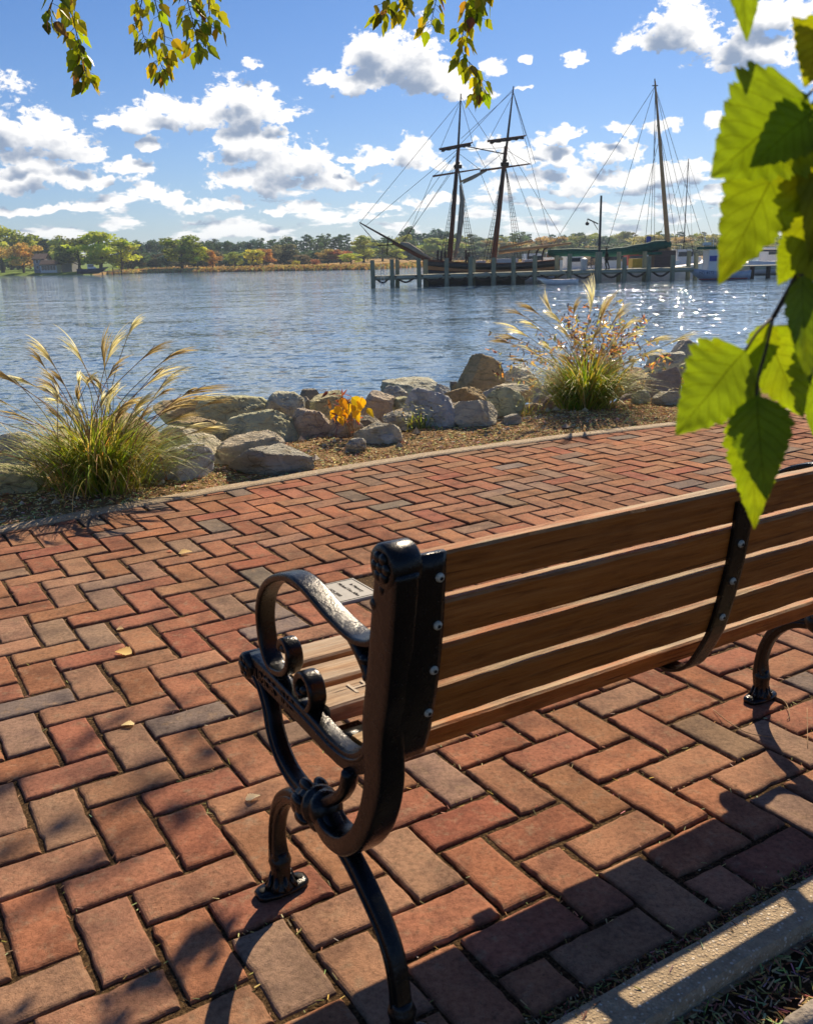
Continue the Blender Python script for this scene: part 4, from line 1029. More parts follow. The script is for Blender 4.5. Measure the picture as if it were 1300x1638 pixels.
for (px, py, k) in ((815, 470, .3), (835, 462, .3), (865, 460, .3), (800, 512, .32), (815, 500, .32), (790, 520, .24), (940, 450, .34), (950, 468, .3), (970, 470, .26), (985, 478, .26), (1090, 525, .3), (1060, 528, .3), (825, 560, .2), (1000, 560, .2), (960, 520, .22), (905, 560, .2), (850, 500, .26), (880, 480, .24), (920, 470, .22), (900, 510, .2), (1000, 500, .2), (1020, 520, .22), (840, 540, .22), (870, 540, .18), (980, 540, .16), (1040, 550, .2), (930, 540, .16)):
    tx = (px - 935) * sc_r * .97; tz = (655 - py) * sc_r * .86
    stR.append((rs_.gauss(tx * .4, .3), rs_.gauss(0, .5), tx, tz, k * .75))
grass_clump('ornamental_grass', RG, .19, 1300, .62, stR, 2, 'bright green grass clump with pale plumes among weeds, right of the big brown boulder', 'grass',
            [(.25, .36, .03), (.18, .28, .03), (.33, .40, .05), (.45, .42, .09), (.13, .20, .02), (.60, .52, .2)])
# ---------------------------------------------------------------- seeding weeds round the right clump
def weed(loc, tips, seed, label, palette, heads, leafL=.045, dens=1.0, name='seeding_weed', cat='weed'):
    r = random.Random(seed); root = empty(name, loc); tag(root, label, cat)
    ms, ml, mh = MB(), MB(), MB()
    for (tx, ty, tz) in tips:
        base = Vector((r.gauss(tx * .18, .05), r.gauss(0, .05), -.01)); tip = Vector((tx, ty, tz))
        pts = catmull([base, (base * .55 + tip * .45) + Vector((-tx * .18 + r.gauss(0, .02), r.gauss(0, .02), tz * .06)), tip], 7)
        ms.col = (r.uniform(.5, 1.0), r.uniform(.4, .8), r.uniform(.4, .8)); ms.tube(pts, [.0022 - .0014 * i / (len(pts) - 1) for i in range(len(pts))], 5)
        for i in range(int(len(pts) * .35), len(pts)):
            for q in range(2):
                if r.random() > .5 * dens: continue
                d = Vector((r.gauss(0, 1), r.gauss(0, 1), r.gauss(.3, .6))).normalized(); L_ = r.uniform(.05, .16) * (1.2 - i / len(pts)); tp = pts[i] + d * L_
                ms.tube([pts[i], pts[i] + d * L_ * .5 + Vector((0, 0, .01)), tp], [.0012, .0009, .0006], 4)
                for s_ in range(r.randint(1, 3)):
                    c = pts[i] + d * L_ * r.uniform(.3, 1); dd = Vector((r.gauss(0, 1), r.gauss(0, 1), r.gauss(-.3, .6))).normalized()
                    add_leaf(ml, c, c + dd * leafL * r.uniform(.6, 1.3), (r.gauss(0, 1), r.gauss(0, 1), 1), .16, .2, .3, 5, .0, tuple(x * r.uniform(.7, 1.3) for x in r.choice(palette)))
                if r.random() < heads:
                    mh.col = tuple(x * r.uniform(.7, 1.3) for x in (.10, .035, .045)); dz = (d + Vector((0, 0, .8))).normalized()
                    mh.lathe(tp, dz, [(0, .0015), (.007, .0045), (.018, .0042), (.028, .0015)], 6)
    ms.build('stems', M['dry_stem'], root); ml.build('leaves', M['dry_leaf'], root)
    if mh.v: mh.build('seed_heads', M['dry_leaf'], root)['kind'] = 'stuff'
    return root
rs_ = random.Random(31)
AUT = [(.60, .36, .10), (.42, .22, .08), (.75, .56, .24), (.34, .18, .08), (.50, .46, .14), (.32, .34, .08), (.80, .68, .40), (.66, .52, .28)]
WB = on_bed(945, 640)
tips = []
for (px, py) in ((775, 515), (770, 540), (785, 560), (780, 585), (820, 530), (850, 520), (905, 500), (912, 480), (925, 490), (945, 475), (958, 480), (975, 470), (985, 500), (1000, 500), (1015, 490), (1030, 495), (1010, 520), (995, 540), (1045, 500), (1055, 530), (970, 520), (950, 530), (930, 540), (900, 540), (880, 520), (860, 560), (1030, 550), (1065, 560), (985, 560), (960, 560), (935, 500), (890, 480), (915, 520), (965, 500), (940, 515), (1000, 470), (1040, 520), (840, 545)):
    tips.append(((px - 945) * sc_r * .98, rs_.gauss(.05, .14), (640 - py) * sc_r))
weed(WB, tips, 3, 'tall dry weeds with orange leaves and dark seed heads behind the right grass clump', AUT, .75, .055, 2.0)
WB2 = on_bed(1060, 612)
weed(WB2, [((px - 1060) * sc_r, rs_.gauss(0, .08), (612 - py) * sc_r) for px, py in ((1055, 510), (1075, 520), (1040, 540), (1090, 545), (1100, 570), (1030, 565), (1070, 550), (1010, 570), (1050, 560))], 5, 'dry brown weeds over the pale leaf strewn slab right of the right grass clump', AUT, .5, .05)
WY = on_bed(556, 704); sy2 = WY.y / CF
rt = weed(WY, [((px - 556) * sy2, rs_.gauss(0, .03), (704 - py) * sy2) for px, py in ((541, 612), (528, 620), (548, 628), (560, 640), (575, 650), (535, 650))], 6, 'bare stemmed plant with curled rust brown upper leaves growing between the boulders', [(.40, .13, .05), (.24, .08, .04)], .0, .06, .45, 'rusty_plant', 'plant')
WY2 = on_bed(568, 706); root = empty('yellow_plant', WY2); tag(root, 'small plant with large bright yellow autumn leaves among the boulders', 'plant')
ms, ml = MB(), MB(); r = random.Random(12)
for (px, py, L_) in ((540, 652, .09), (548, 640, .10), (565, 640, .11), (575, 648, .12), (582, 640, .10), (570, 660, .09), (552, 660, .09), (536, 660, .07), (590, 655, .08), (560, 650, .08), (544, 668, .08)):
    tp = Vector(((px - 568) * sy2, r.gauss(0, .03), (706 - py) * sy2)); ms.tube(catmull([(r.gauss(0, .015), r.gauss(0, .01), 0), tp * .5 + Vector((r.gauss(0, .02), 0, .02)), tp], 4), .0018, 5)
    d = Vector((r.gauss(0, .5), -.3, r.uniform(-1.1, -.4))).normalized()
    add_leaf(ml, tp, tp + d * L_, (r.gauss(0, .4), -1, .4), .33, .2, .15, 8, .04, tuple(x * r.uniform(.85, 1.15) for x in (.82, .50, .02)))
ms.build('stems', M['dry_stem'], root); ml.build('leaves', M['birch_leaf'], root)
def low_weeds(px, py, n, L_, seed, label, cols, spread=.10):
    loc = on_bed(px, py); r = random.Random(seed); mb = MB()
    for k in range(n):
        a = r.uniform(0, 2 * PI); p = Vector((r.gauss(0, spread), r.gauss(0, spread * .6), -.01)); mb.col = tuple(x * r.uniform(.7, 1.3) for x in r.choice(cols))
        if r.random() < .55: blade(mb, p, a, r.uniform(.8, 1.5), L_ * r.uniform(.4, 1), r.uniform(.3, 1.5), r.uniform(.003, .007), 5)
        else:
            d = Vector((r.gauss(0, .6), r.gauss(0, .6), 1)).normalized(); c = p + d * L_ * r.uniform(.2, .9); dd = Vector((r.gauss(0, 1), r.gauss(0, 1), .3)).normalized()
            add_leaf(mb, c, c + dd * .035, (0, 0, 1), .2, .2, .2, 4, 0)
    o = mb.build('weed_tuft', M['grass_blade']); o.location = loc; tag(o, label, 'weed'); return o
YG = [(.26, .30, .04), (.36, .34, .06), (.18, .24, .03), (.45, .38, .10)]
low_weeds(668, 692, 150, .24, 1, 'yellow green weed tuft in front of the large tilted cream slab', YG, .07)
low_weeds(698, 655, 60, .16, 2, 'thin weed tuft between the flat pale slab and the cream slab', YG, .06)
low_weeds(805, 640, 50, .28, 3, 'leafy green weed sprouting against the big squarish brown boulder', YG, .05)
low_weeds(840, 668, 70, .22, 4, 'low yellow green tuft left of the right grass clump', YG, .08)
low_weeds(1078, 640, 16, .12, 5, 'tiny yellow sprig on the low blue grey stone', [(.6, .42, .05)], .03)

# ================================================================== BIRCH BRANCH CLOSE TO THE CAMERA
def near_leaf(mb_parent, bpx, tpx, Yb, Yt, wide, nrm, fold=.18, curl=.12, seed=0, col=(1, 1, 1), label=None):
    r = random.Random(seed); base, tip = atY(*bpx, Yb), atY(*tpx, Yt); d = tip - base; L_ = d.length; d.normalize()
    n3 = Vector(nrm); n3 = (n3 - d * n3.dot(d)).normalized(); sd = d.cross(n3)
    NL, NW = 96, 14; me = bpy.data.meshes.new('leaf'); vs, fs, uv = [], [], []
    for i in range(NL + 1):
        s_ = i / NL
        w = wide * ((math.sin(PI / 2 * min(1, (s_ + .02) / .30)) ** .6) if s_ < .28 else (1 - ((s_ - .28) / .72) ** 1.25) ** 1.0) + .004
        for j in range(NW + 1):
            t = j / NW * 2 - 1
            # doubly toothed margin
            k = s_ * 8.5 + (.35 if t < 0 else 0); tooth = (k % 1.0); tooth2 = (k * 3) % 1.0
            ww = w * (1 + (.22 * (.5 - abs(tooth - .75) * (1 if tooth < .75 else 3)) + .09 * (tooth2 - .5)) * (abs(t) ** 4) * (1 if .05 < s_ < .97 else 0))
            off = nrm_off = fold * abs(t) * w * L_ + curl * L_ * (s_ * s_ - s_) * (1 + .3 * t) + .005 * L_ * math.sin(s_ * 8.5 * 2 * PI - abs(t) * 3) * abs(t) + .02 * L_ * noise.noise(Vector((s_ * 3, t * 1.5, seed)))
            back = .10 * abs(t) * (1 - s_) * wide * L_ * 1.2
            c = base + d * (s_ * L_ + back - .0) + sd * (t * ww * L_) + n3 * off
            vs.append(tuple(c)); uv.append((t, s_, 0))
    for i in range(NL):
        for j in range(NW):
            a = i * (NW + 1) + j; fs.append((a, a + 1, a + NW + 2, a + NW + 1))
    me.from_pydata(vs, [], fs); at_ = me.attributes.new('luv', 'FLOAT_VECTOR', 'POINT'); at_.data.foreach_set('vector', np.array(uv, np.float32).ravel())
    ca = me.color_attributes.new('col', 'FLOAT_COLOR', 'CORNER'); ca.data.foreach_set('color', np.tile(np.array((*col, 1), np.float32), len(me.loops)))
    me.materials.append(M['birch_leaf_near']); me.polygons.foreach_set('use_smooth', [True] * len(me.polygons))
    o = bpy.data.objects.new('leaf', me); COL.objects.link(o); o.parent = mb_parent; o.location = -B0
    if label: o['label'] = label
    return base
B0 = atY(1290, 300, .57); br = empty('birch_branch', B0); tag(br, 'drooping birch branch with big translucent green leaves, close up at the right edge', 'branch')
FR = (.25, -1, .25)
NLV = [ # base, tip, Yb, Yt, width, normal, fold, curl, colour
    ((1292, 152), (1136, 284), .56, .54, .46, (.1, -1, .2), .10, .10, (1, 1, 1)),
    ((1268, 218), (1148, 456), .58, .56, .27, (-.2, -1, .1), .12, .08, (1.05, 1, .9)),
    ((1302, 176), (1198, 268), .545, .535, .34, (.5, -1, .4), .25, .2, (.75, .8, .8)),  # darker tint puts the shade of the overlapping leaf into the colour
    ((1188, -130), (1194, 66), .60, .60, .24, (.2, -1, .1), .15, .1, (1, 1, 1)),
    ((1330, 110), (1266, 26), .58, .58, .40, (.3, -1, 0), .15, .1, (1.5, 1.15, .6)),
    ((1318, 150), (1296, 420), .555, .55, .15, (-.6, -1, 0), .3, .1, (1.1, .85, .5)),
    ((1290, 372), (1243, 457), .57, .57, .40, (.2, -1, .2), .12, .1, (1.15, 1.05, .8)),
    ((1283, 440), (1296, 618), .54, .53, .24, (.5, -1, .5), .1, .1, (.55, .62, .6)),
    ((1310, 450), (1292, 600), .59, .58, .22, (0, -1, .1), .1, .1, (1.1, 1.05, .9)),
    ((1192, 560), (1081, 696), .55, .53, .40, (.15, -1, .15), .10, .10, (1, 1, 1)),
    ((1230, 516), (1196, 624), .57, .57, .22, (-.3, -1, .1), .2, .1, (1.1, 1.05, .8)),
    ((1222, 522), (1284, 668), .58, .58, .36, (.1, -1, .1), .10, .08, (1.15, 1.08, .85)),
    ((1210, 632), (1226, 800), .535, .52, .32, (.15, -1, .35), .12, .12, (.62, .68, .6)),  # dimmed tint paints in the shade where two leaves overlap
    ((1206, 640), (1206, 846), .56, .55, .22, (-.2, -1, .1), .12, .08, (1.1, 1.05, .85)),
    ((1330, 215), (1268, 300), .585, .585, .36, (0, -1, .2), .1, .1, (.9, .9, .8)),
    ((1340, 480), (1302, 700), .60, .60, .30, (0, -1, .2), .1, .1, (1, 1, .9)),
    ((1322, 250), (1284, 470), .565, .56, .30, (-.3, -1, .1), .2, .1, (1.25, 1.0, .6)),
    ((1335, 330), (1262, 400), .59, .585, .40, (.1, -1, .3), .15, .1, (1.2, 1.1, .8)),
    ((1330, 20), (1286, 140), .575, .57, .38, (-.2, -1, .1), .2, .1, (1.4, 1.15, .5)),
]
for i, (b_, t_, yb, yt, w, nr, fo, cu, c) in enumerate(NLV): near_leaf(br, b_, t_, yb, yt, w, nr, fo, cu, i, c)
mb = MB()
mb.tube(catmull([atY(1345, -60, .60), atY(1312, 120, .58), atY(1304, 300, .57), atY(1290, 400, .57), atY(1268, 450, .57), atY(1236, 508, .57)], 8), [.0016] * 41, 8)
for l in ([(1236, 508, .57), (1212, 530, .56), (1192, 560, .55)], [(1236, 508, .57), (1224, 560, .555), (1213, 600, .55), (1209, 634, .54)], [(1238, 505, .57), (1228, 514, .575), (1222, 522, .58)],
          [(1308, 130, .575), (1302, 140, .57), (1292, 152, .56)], [(1306, 180, .575), (1290, 195, .58), (1268, 218, .58)], [(1300, 340, .57), (1290, 372, .57)], [(1275, 440, .57), (1283, 440, .545)]):
    mb.tube(catmull([atY(*q) for q in l], 6) if len(l) > 2 else [atY(*q) for q in l], .0009, 6)
mb.build('stem', M['twig'], br, True).location = -B0

# ================================================================== HANGING BIRCH TWIGS OVERHEAD
def twig(path, Y, seed, label, nleaf, Ll=.055, side=None, group='birch twigs hanging into the sky', spread=1.0):
    r = random.Random(seed); pts = catmull([atY(px, py, Y + dy) for px, py, dy in path], 6); o0 = pts[0].copy()
    root = empty('birch_twig', o0); tag(root, label, 'twig', group)
    ms, ml = MB(), MB(); ms.tube([p - o0 for p in pts], [.0022 - .0014 * i / (len(pts) - 1) for i in range(len(pts))], 6)
    nleaf = int(nleaf * 1.4)
    for k in range(nleaf):
        t = min(.999, (k + r.random()) / nleaf) ** .9; i = int(t * (len(pts) - 1)); c = pts[i].lerp(pts[min(i + 1, len(pts) - 1)], t * (len(pts) - 1) - i) - o0
        a = r.uniform(0, 2 * PI); out = Vector((math.cos(a), math.sin(a), 0)) * r.uniform(.006, .030) * spread
        pb = c + out + Vector((0, 0, -.012)); ms.tube([c, pb], .0007, 4)
        L_ = Ll * r.uniform(.65, 1.15); d = (out.normalized() * r.uniform(.15, .9) + Vector((r.gauss(0, .2), r.gauss(0, .2), -1))).normalized()
        q = r.random(); c_ = (.27, .34, .016) if q < .5 else ((.38, .40, .025) if q < .78 else ((.40, .33, .03) if q < .88 else ((.09, .11, .012) if q < .96 else (.26, .13, .05))))
        add_leaf(ml, pb, pb + d * L_, (math.cos(a + r.gauss(0, 1)), math.sin(a + r.gauss(0, 1)), .2), .33, r.uniform(0, .25), r.uniform(.1, .4), 8, .10, tuple(x * r.uniform(.8, 1.2) for x in c_))
    ms.build('stem', M['twig'], root); ml.build('leaves', M['birch_leaf'], root); return root
twig([(95, -60, 0), (88, -10, 0), (76, 20, 0), (70, 34, 0)], 3.3, 1, 'short leafy birch twig at the top left, leftmost of the hanging ones', 12)
twig([(100, -60, 0), (108, -10, .0), (122, 50, 0), (134, 100, 0), (140, 128, 0)], 3.4, 2, 'long leafy birch twig hanging at the top left above the left cloud', 42)
twig([(180, -70, 0), (225, -15, 0), (224, 20, 0), (230, 58, 0), (238, 66, 0)], 3.5, 3, 'sparse birch twig with brownish leaves, second twig group from the left', 20)
twig([(240, -60, 0), (248, 0, .0), (264, 60, 0), (256, 95, 0), (266, 118, 0)], 3.5, 4, 'long thin birch twig ending in a leaf cluster, middle of the left trio', 30, spread=1.2)
twig([(285, -60, 0), (300, 0, .05), (310, 40, 0), (320, 84, 0)], 3.4, 5, 'bushy birch twig right of the long thin one', 34, spread=1.6)
twig([(330, -60, 0), (333, -10, .05), (336, 30, 0), (337, 44, 0)], 3.45, 6, 'short bushy birch twig, rightmost on the left half of the sky', 20, spread=1.4)
twig([(640, -70, 0), (630, -20, .0), (616, 10, 0), (612, 26, 0)], 3.6, 7, 'short birch twig at the top middle, left of the two twigs over the white cloud', 16, spread=1.5)
twig([(660, -70, 0), (650, -20, .0), (646, 5, 0), (640, 18, 0)], 3.6, 17, 'tiny birch twig tip at the top middle edge', 10, spread=1.3)
twig([(700, -70, 0), (700, -20, .0), (694, 15, 0), (688, 42, 0)], 3.6, 8, 'short sparse birch twig over the white cloud', 16)
twig([(745, -70, 0), (752, -10, .0), (742, 40, 0), (740, 85, 0), (766, 118, 0), (767, 150, 0)], 3.5, 9, 'longest birch twig, hanging over the white cloud down to the foremast top', 50)
twig([(770, -70, 0), (772, -30, .0), (764, 5, 0), (760, 36, 0)], 3.5, 10, 'bushy birch twig top beside the longest hanging one', 18, spread=1.5)
# higher twigs of the same tree: only their shade reaches the path at the left
def shade_twig(px, py, H_, seed, n):
    g0 = at(px, py, 0); p = g0 + sv * (H_ / sv.z); r = random.Random(seed)
    root = empty('birch_twig', p); tag(root, 'high birch twig above the frame whose leaves shade the path at the left', 'twig', 'birch twigs above the frame')
    ms, ml = MB(), MB(); pts = catmull([(-.5, .2, .5), (-.2, .1, .35), (.05, 0, .1), (.12, -.05, -.25)], 6); ms.tube(pts, .003, 6)
    for k in range(n):
        c = pts[r.randrange(len(pts))]; d = Vector((r.gauss(0, .5), r.gauss(0, .5), -1)).normalized()
        add_leaf(ml, c, c + d * .08 * r.uniform(.7, 1.2), (r.gauss(0, 1), r.gauss(0, 1), .3), .36, .1, .2, 8, .08, (.17, .2, .015))
    ms.build('stem', M['twig'], root); ml.build('leaves', M['birch_leaf'], root)
for a in ((235, 1235, 3.7, 1, 16), (110, 1280, 3.9, 2, 18), (330, 1140, 3.6, 3, 10), (60, 1400, 3.7, 4, 12), (215, 1330, 3.8, 5, 14), (-10, 1240, 3.9, 6, 16), (150, 1440, 3.6, 7, 8), (160, 1180, 3.8, 8, 10)): shade_twig(*a)

# ================================================================== RIVER
mw = MB(); xs = [-1400, -400, -120, -40, 0, 40, 120, 400, 1400]; ys = [-4, 10, 40, 120, 300, 900, 1750]
def wpt(x, y): return (x, y, WATER)
idx = {}
for i, x in enumerate(xs):
    for j, y in enumerate(ys): idx[i, j] = len(mw.v); mw.v.append(wpt(x, y))
for i in range(len(xs) - 1):
    for j in range(len(ys) - 1): mw.face((idx[i, j], idx[i + 1, j], idx[i + 1, j + 1], idx[i, j + 1]))
tag(mw.build('river', M['river_water']), kind='structure')

# ================================================================== FAR SHORE
SH = [(-900, 340), (-300, 335), (-135, 318), (-100, 280), (-88, 272), (-60, 272), (-30, 250), (-7, 232), (25, 330), (80, 380), (200, 400), (900, 420)]
def shore_y(x):
    for (a, ya), (b, yb) in zip(SH, SH[1:]):
        if a <= x <= b: return ya + (yb - ya) * (x - a) / (b - a)
    return 420
def land_z(x, y):
    w = y - shore_y(x)
    if w < 0: return WATER - .4 + w * .05
    z = WATER - .1 + min(1, w / 5) * .75 + min(1, w / 70) * .75 + max(0, w - 70) * .012
    return z + .18 * noise.noise(Vector((x * .05, y * .05, 0)))
def land_mesh(name, x0, x1, dx, mat):
    mb = MB(); ws = [-3, 0, 1.5, 3, 5, 8, 12, 18, 26, 36, 50, 70, 100, 150, 230, 360, 600, 1200]; n = int((x1 - x0) / dx)
    base = {}
    for i in range(n + 1):
        x = x0 + (x1 - x0) * i / n
        for j, w in enumerate(ws): y = shore_y(x) + w; base[i, j] = len(mb.v); mb.v.append((x, y, land_z(x, y)))
    for i in range(n):
        for j in range(len(ws) - 1): mb.face((base[i, j], base[i + 1, j], base[i + 1, j + 1], base[i, j + 1]))
    return tag(mb.build(name, mat, None, True), kind='structure')
land_mesh('lawn', -900, -88, 4, M['lawn']); land_mesh('meadow', -88, 900, 4, M['meadow'])
# reeds along the meadow's edge
rr = random.Random(8); mr = MB()
RC = [(.55, .43, .20), (.62, .50, .26), (.28, .20, .10), (.44, .33, .15), (.20, .14, .075)]
for k in range(15000):
    x = rr.uniform(-84, 14) if k % 8 else rr.uniform(14, 60)
    w = abs(rr.gauss(0, 5)) + .3 if k % 3 else rr.uniform(0, 45); y = shore_y(x) + w; z = land_z(x, y); h = rr.uniform(.35, .95) * (1.0 if w < 5 else .55)
    br_ = -58 < x < -6 and w < 4
    mr.col = tuple(q * rr.uniform(.7, 1.25) for q in (rr.choice(RC[2:]) if br_ and rr.random() < .8 else rr.choice(RC[:4])))
    a = rr.uniform(0, PI); d = Vector((math.cos(a), math.sin(a), 0)) * rr.uniform(.15, .45); p = Vector((x, y, z - .1))
    mr.poly([p - d, p + d, p + d * .6 + Vector((rr.gauss(0, .12), 0, h)), p - d * .5 + Vector((rr.gauss(0, .12), 0, h * rr.uniform(.8, 1)))])
tag(mr.build('marsh_reeds', M['reed']), kind='stuff')

# ---------------------------------------------------------------- trees
def tree_meshes(seed, kind):
    """crown and trunk of height 1; crown of leaf sprays in many lobes"""
    r = random.Random(seed); cm, tm = MB(), MB(); lobes = []
    if kind == 'broad':
        th = .22
        for k in range(22):
            a = r.uniform(0, 2 * PI); z = r.uniform(.24, .90); env = .40 * math.sin(PI * (z - .10) / .98) ** .6; q = env * r.uniform(.25, .95)
            lobes.append((Vector((math.cos(a) * q, math.sin(a) * q, z)), r.uniform(.09, .16), .8))
        nper, sz = 95, .066
    elif kind == 'tall':
        th = .18
        for k in range(20):
            a = r.uniform(0, 2 * PI); z = r.uniform(.16, .93); env = .26 * math.sin(PI * (z - .04) / 1.02) ** .6; q = env * r.uniform(.2, .95)
            lobes.append((Vector((math.cos(a) * q, math.sin(a) * q, z)), r.uniform(.07, .12), 1.05))
        nper, sz = 85, .052
    elif kind == 'wood':
        th = .2
        for k in range(26):
            a = r.uniform(0, 2 * PI); z = r.uniform(.06, .92); env = .30 * math.sin(PI * (z + .12) / 1.14) ** .5; q = env * r.uniform(.2, 1.0)
            lobes.append((Vector((math.cos(a) * q, math.sin(a) * q, z)), r.uniform(.08, .14), 1.0))
        nper, sz = 75, .06
    elif kind == 'pine':
        th = .5
        for k in range(20):
            z = .16 + .80 * k / 19; env = .20 * (1.1 - z) ** .6; a = k * 2.4 + r.uniform(-.5, .5); q = env * r.uniform(.5, 1.1)
            lobes.append((Vector((math.cos(a) * q, math.sin(a) * q, z)), r.uniform(.055, .095), .55))
        nper, sz = 75, .046
    else:   # bush
        th = .2
        for k in range(14):
            a = r.uniform(0, 2 * PI); z = r.uniform(.12, .82); q = .5 * r.uniform(.1, .9) * (1.1 - z * .6)
            lobes.append((Vector((math.cos(a) * q, math.sin(a) * q, z)), r.uniform(.15, .24), .9))
        nper, sz = 60, .11
    tr = .022 if kind != 'pine' else .016
    tm.tube([(0, 0, -.03), (.004, 0, th * .5), (-.004, .004, th), (0, 0, .55), (.005, 0, .85)], [tr * 1.3, tr, tr * .85, tr * .5, tr * .15], 7)
    for c, R_, fl in lobes:
        st = Vector((0, 0, min(max(th * .8, c.z - .22), .7))); tm.tube([st, st.lerp(c, .55) + Vector((0, 0, .01)), c], [tr * .4, tr * .25, tr * .08], 5)
        tone = r.uniform(.72, 1.28); hue = r.uniform(-.12, .12)
        for q in range(nper):
            d = Vector((r.gauss(0, 1), r.gauss(0, 1), r.gauss(0, 1))).normalized(); p = c + Vector((d.x, d.y, d.z * fl)) * R_ * (r.random() ** .4)
            n = (d + Vector((r.gauss(0, .7), r.gauss(0, .7), r.gauss(0, .7)))).normalized(); a = n.cross(Vector((r.gauss(0, 1), r.gauss(0, 1), r.gauss(0, 1)))).normalized(); b = n.cross(a); s_ = sz * r.uniform(.5, 1.2)
            k = tone * r.uniform(.8, 1.2); cm.col = (k * (1 + hue), k, k * (1 - hue))
            cm.poly([p - a * s_ * .5, p + b * s_ * .35, p + a * s_ * .55, p - b * s_ * .4])
    return cm, tm
PROTO = {}
def proto(kind, i):
    if (kind, i) not in PROTO:
        cm, tm = tree_meshes({'broad': 1, 'tall': 4, 'pine': 5, 'bush': 6, 'wood': 9}[kind] + i * 13, kind); c = cm.build('crown', M['tree_foliage']); t = tm.build('trunk', M['bark'])
        PROTO[kind, i] = (c.data, t.data); bpy.data.objects.remove(c); bpy.data.objects.remove(t)
    return PROTO[kind, i]
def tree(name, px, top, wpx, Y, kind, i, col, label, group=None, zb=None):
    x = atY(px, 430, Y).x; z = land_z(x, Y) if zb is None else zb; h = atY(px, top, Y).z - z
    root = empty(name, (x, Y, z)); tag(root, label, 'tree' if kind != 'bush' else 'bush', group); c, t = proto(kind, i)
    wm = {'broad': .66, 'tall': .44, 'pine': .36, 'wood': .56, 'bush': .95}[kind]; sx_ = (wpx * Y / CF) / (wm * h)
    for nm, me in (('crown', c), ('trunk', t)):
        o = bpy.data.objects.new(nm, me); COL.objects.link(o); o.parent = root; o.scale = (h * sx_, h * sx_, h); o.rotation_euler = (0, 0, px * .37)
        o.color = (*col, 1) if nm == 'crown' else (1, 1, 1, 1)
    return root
OLV = (.18, .185, .035); GRN = (.09, .13, .02); YGN = (.26, .27, .035); YEL = (.30, .26, .04); ORG = (.28, .14, .045); TANL = (.33, .21, .07); DGN = (.035, .060, .030); BGN = (.030, .055, .048); RED = (.24, .085, .04); PGN = (.18, .20, .06)
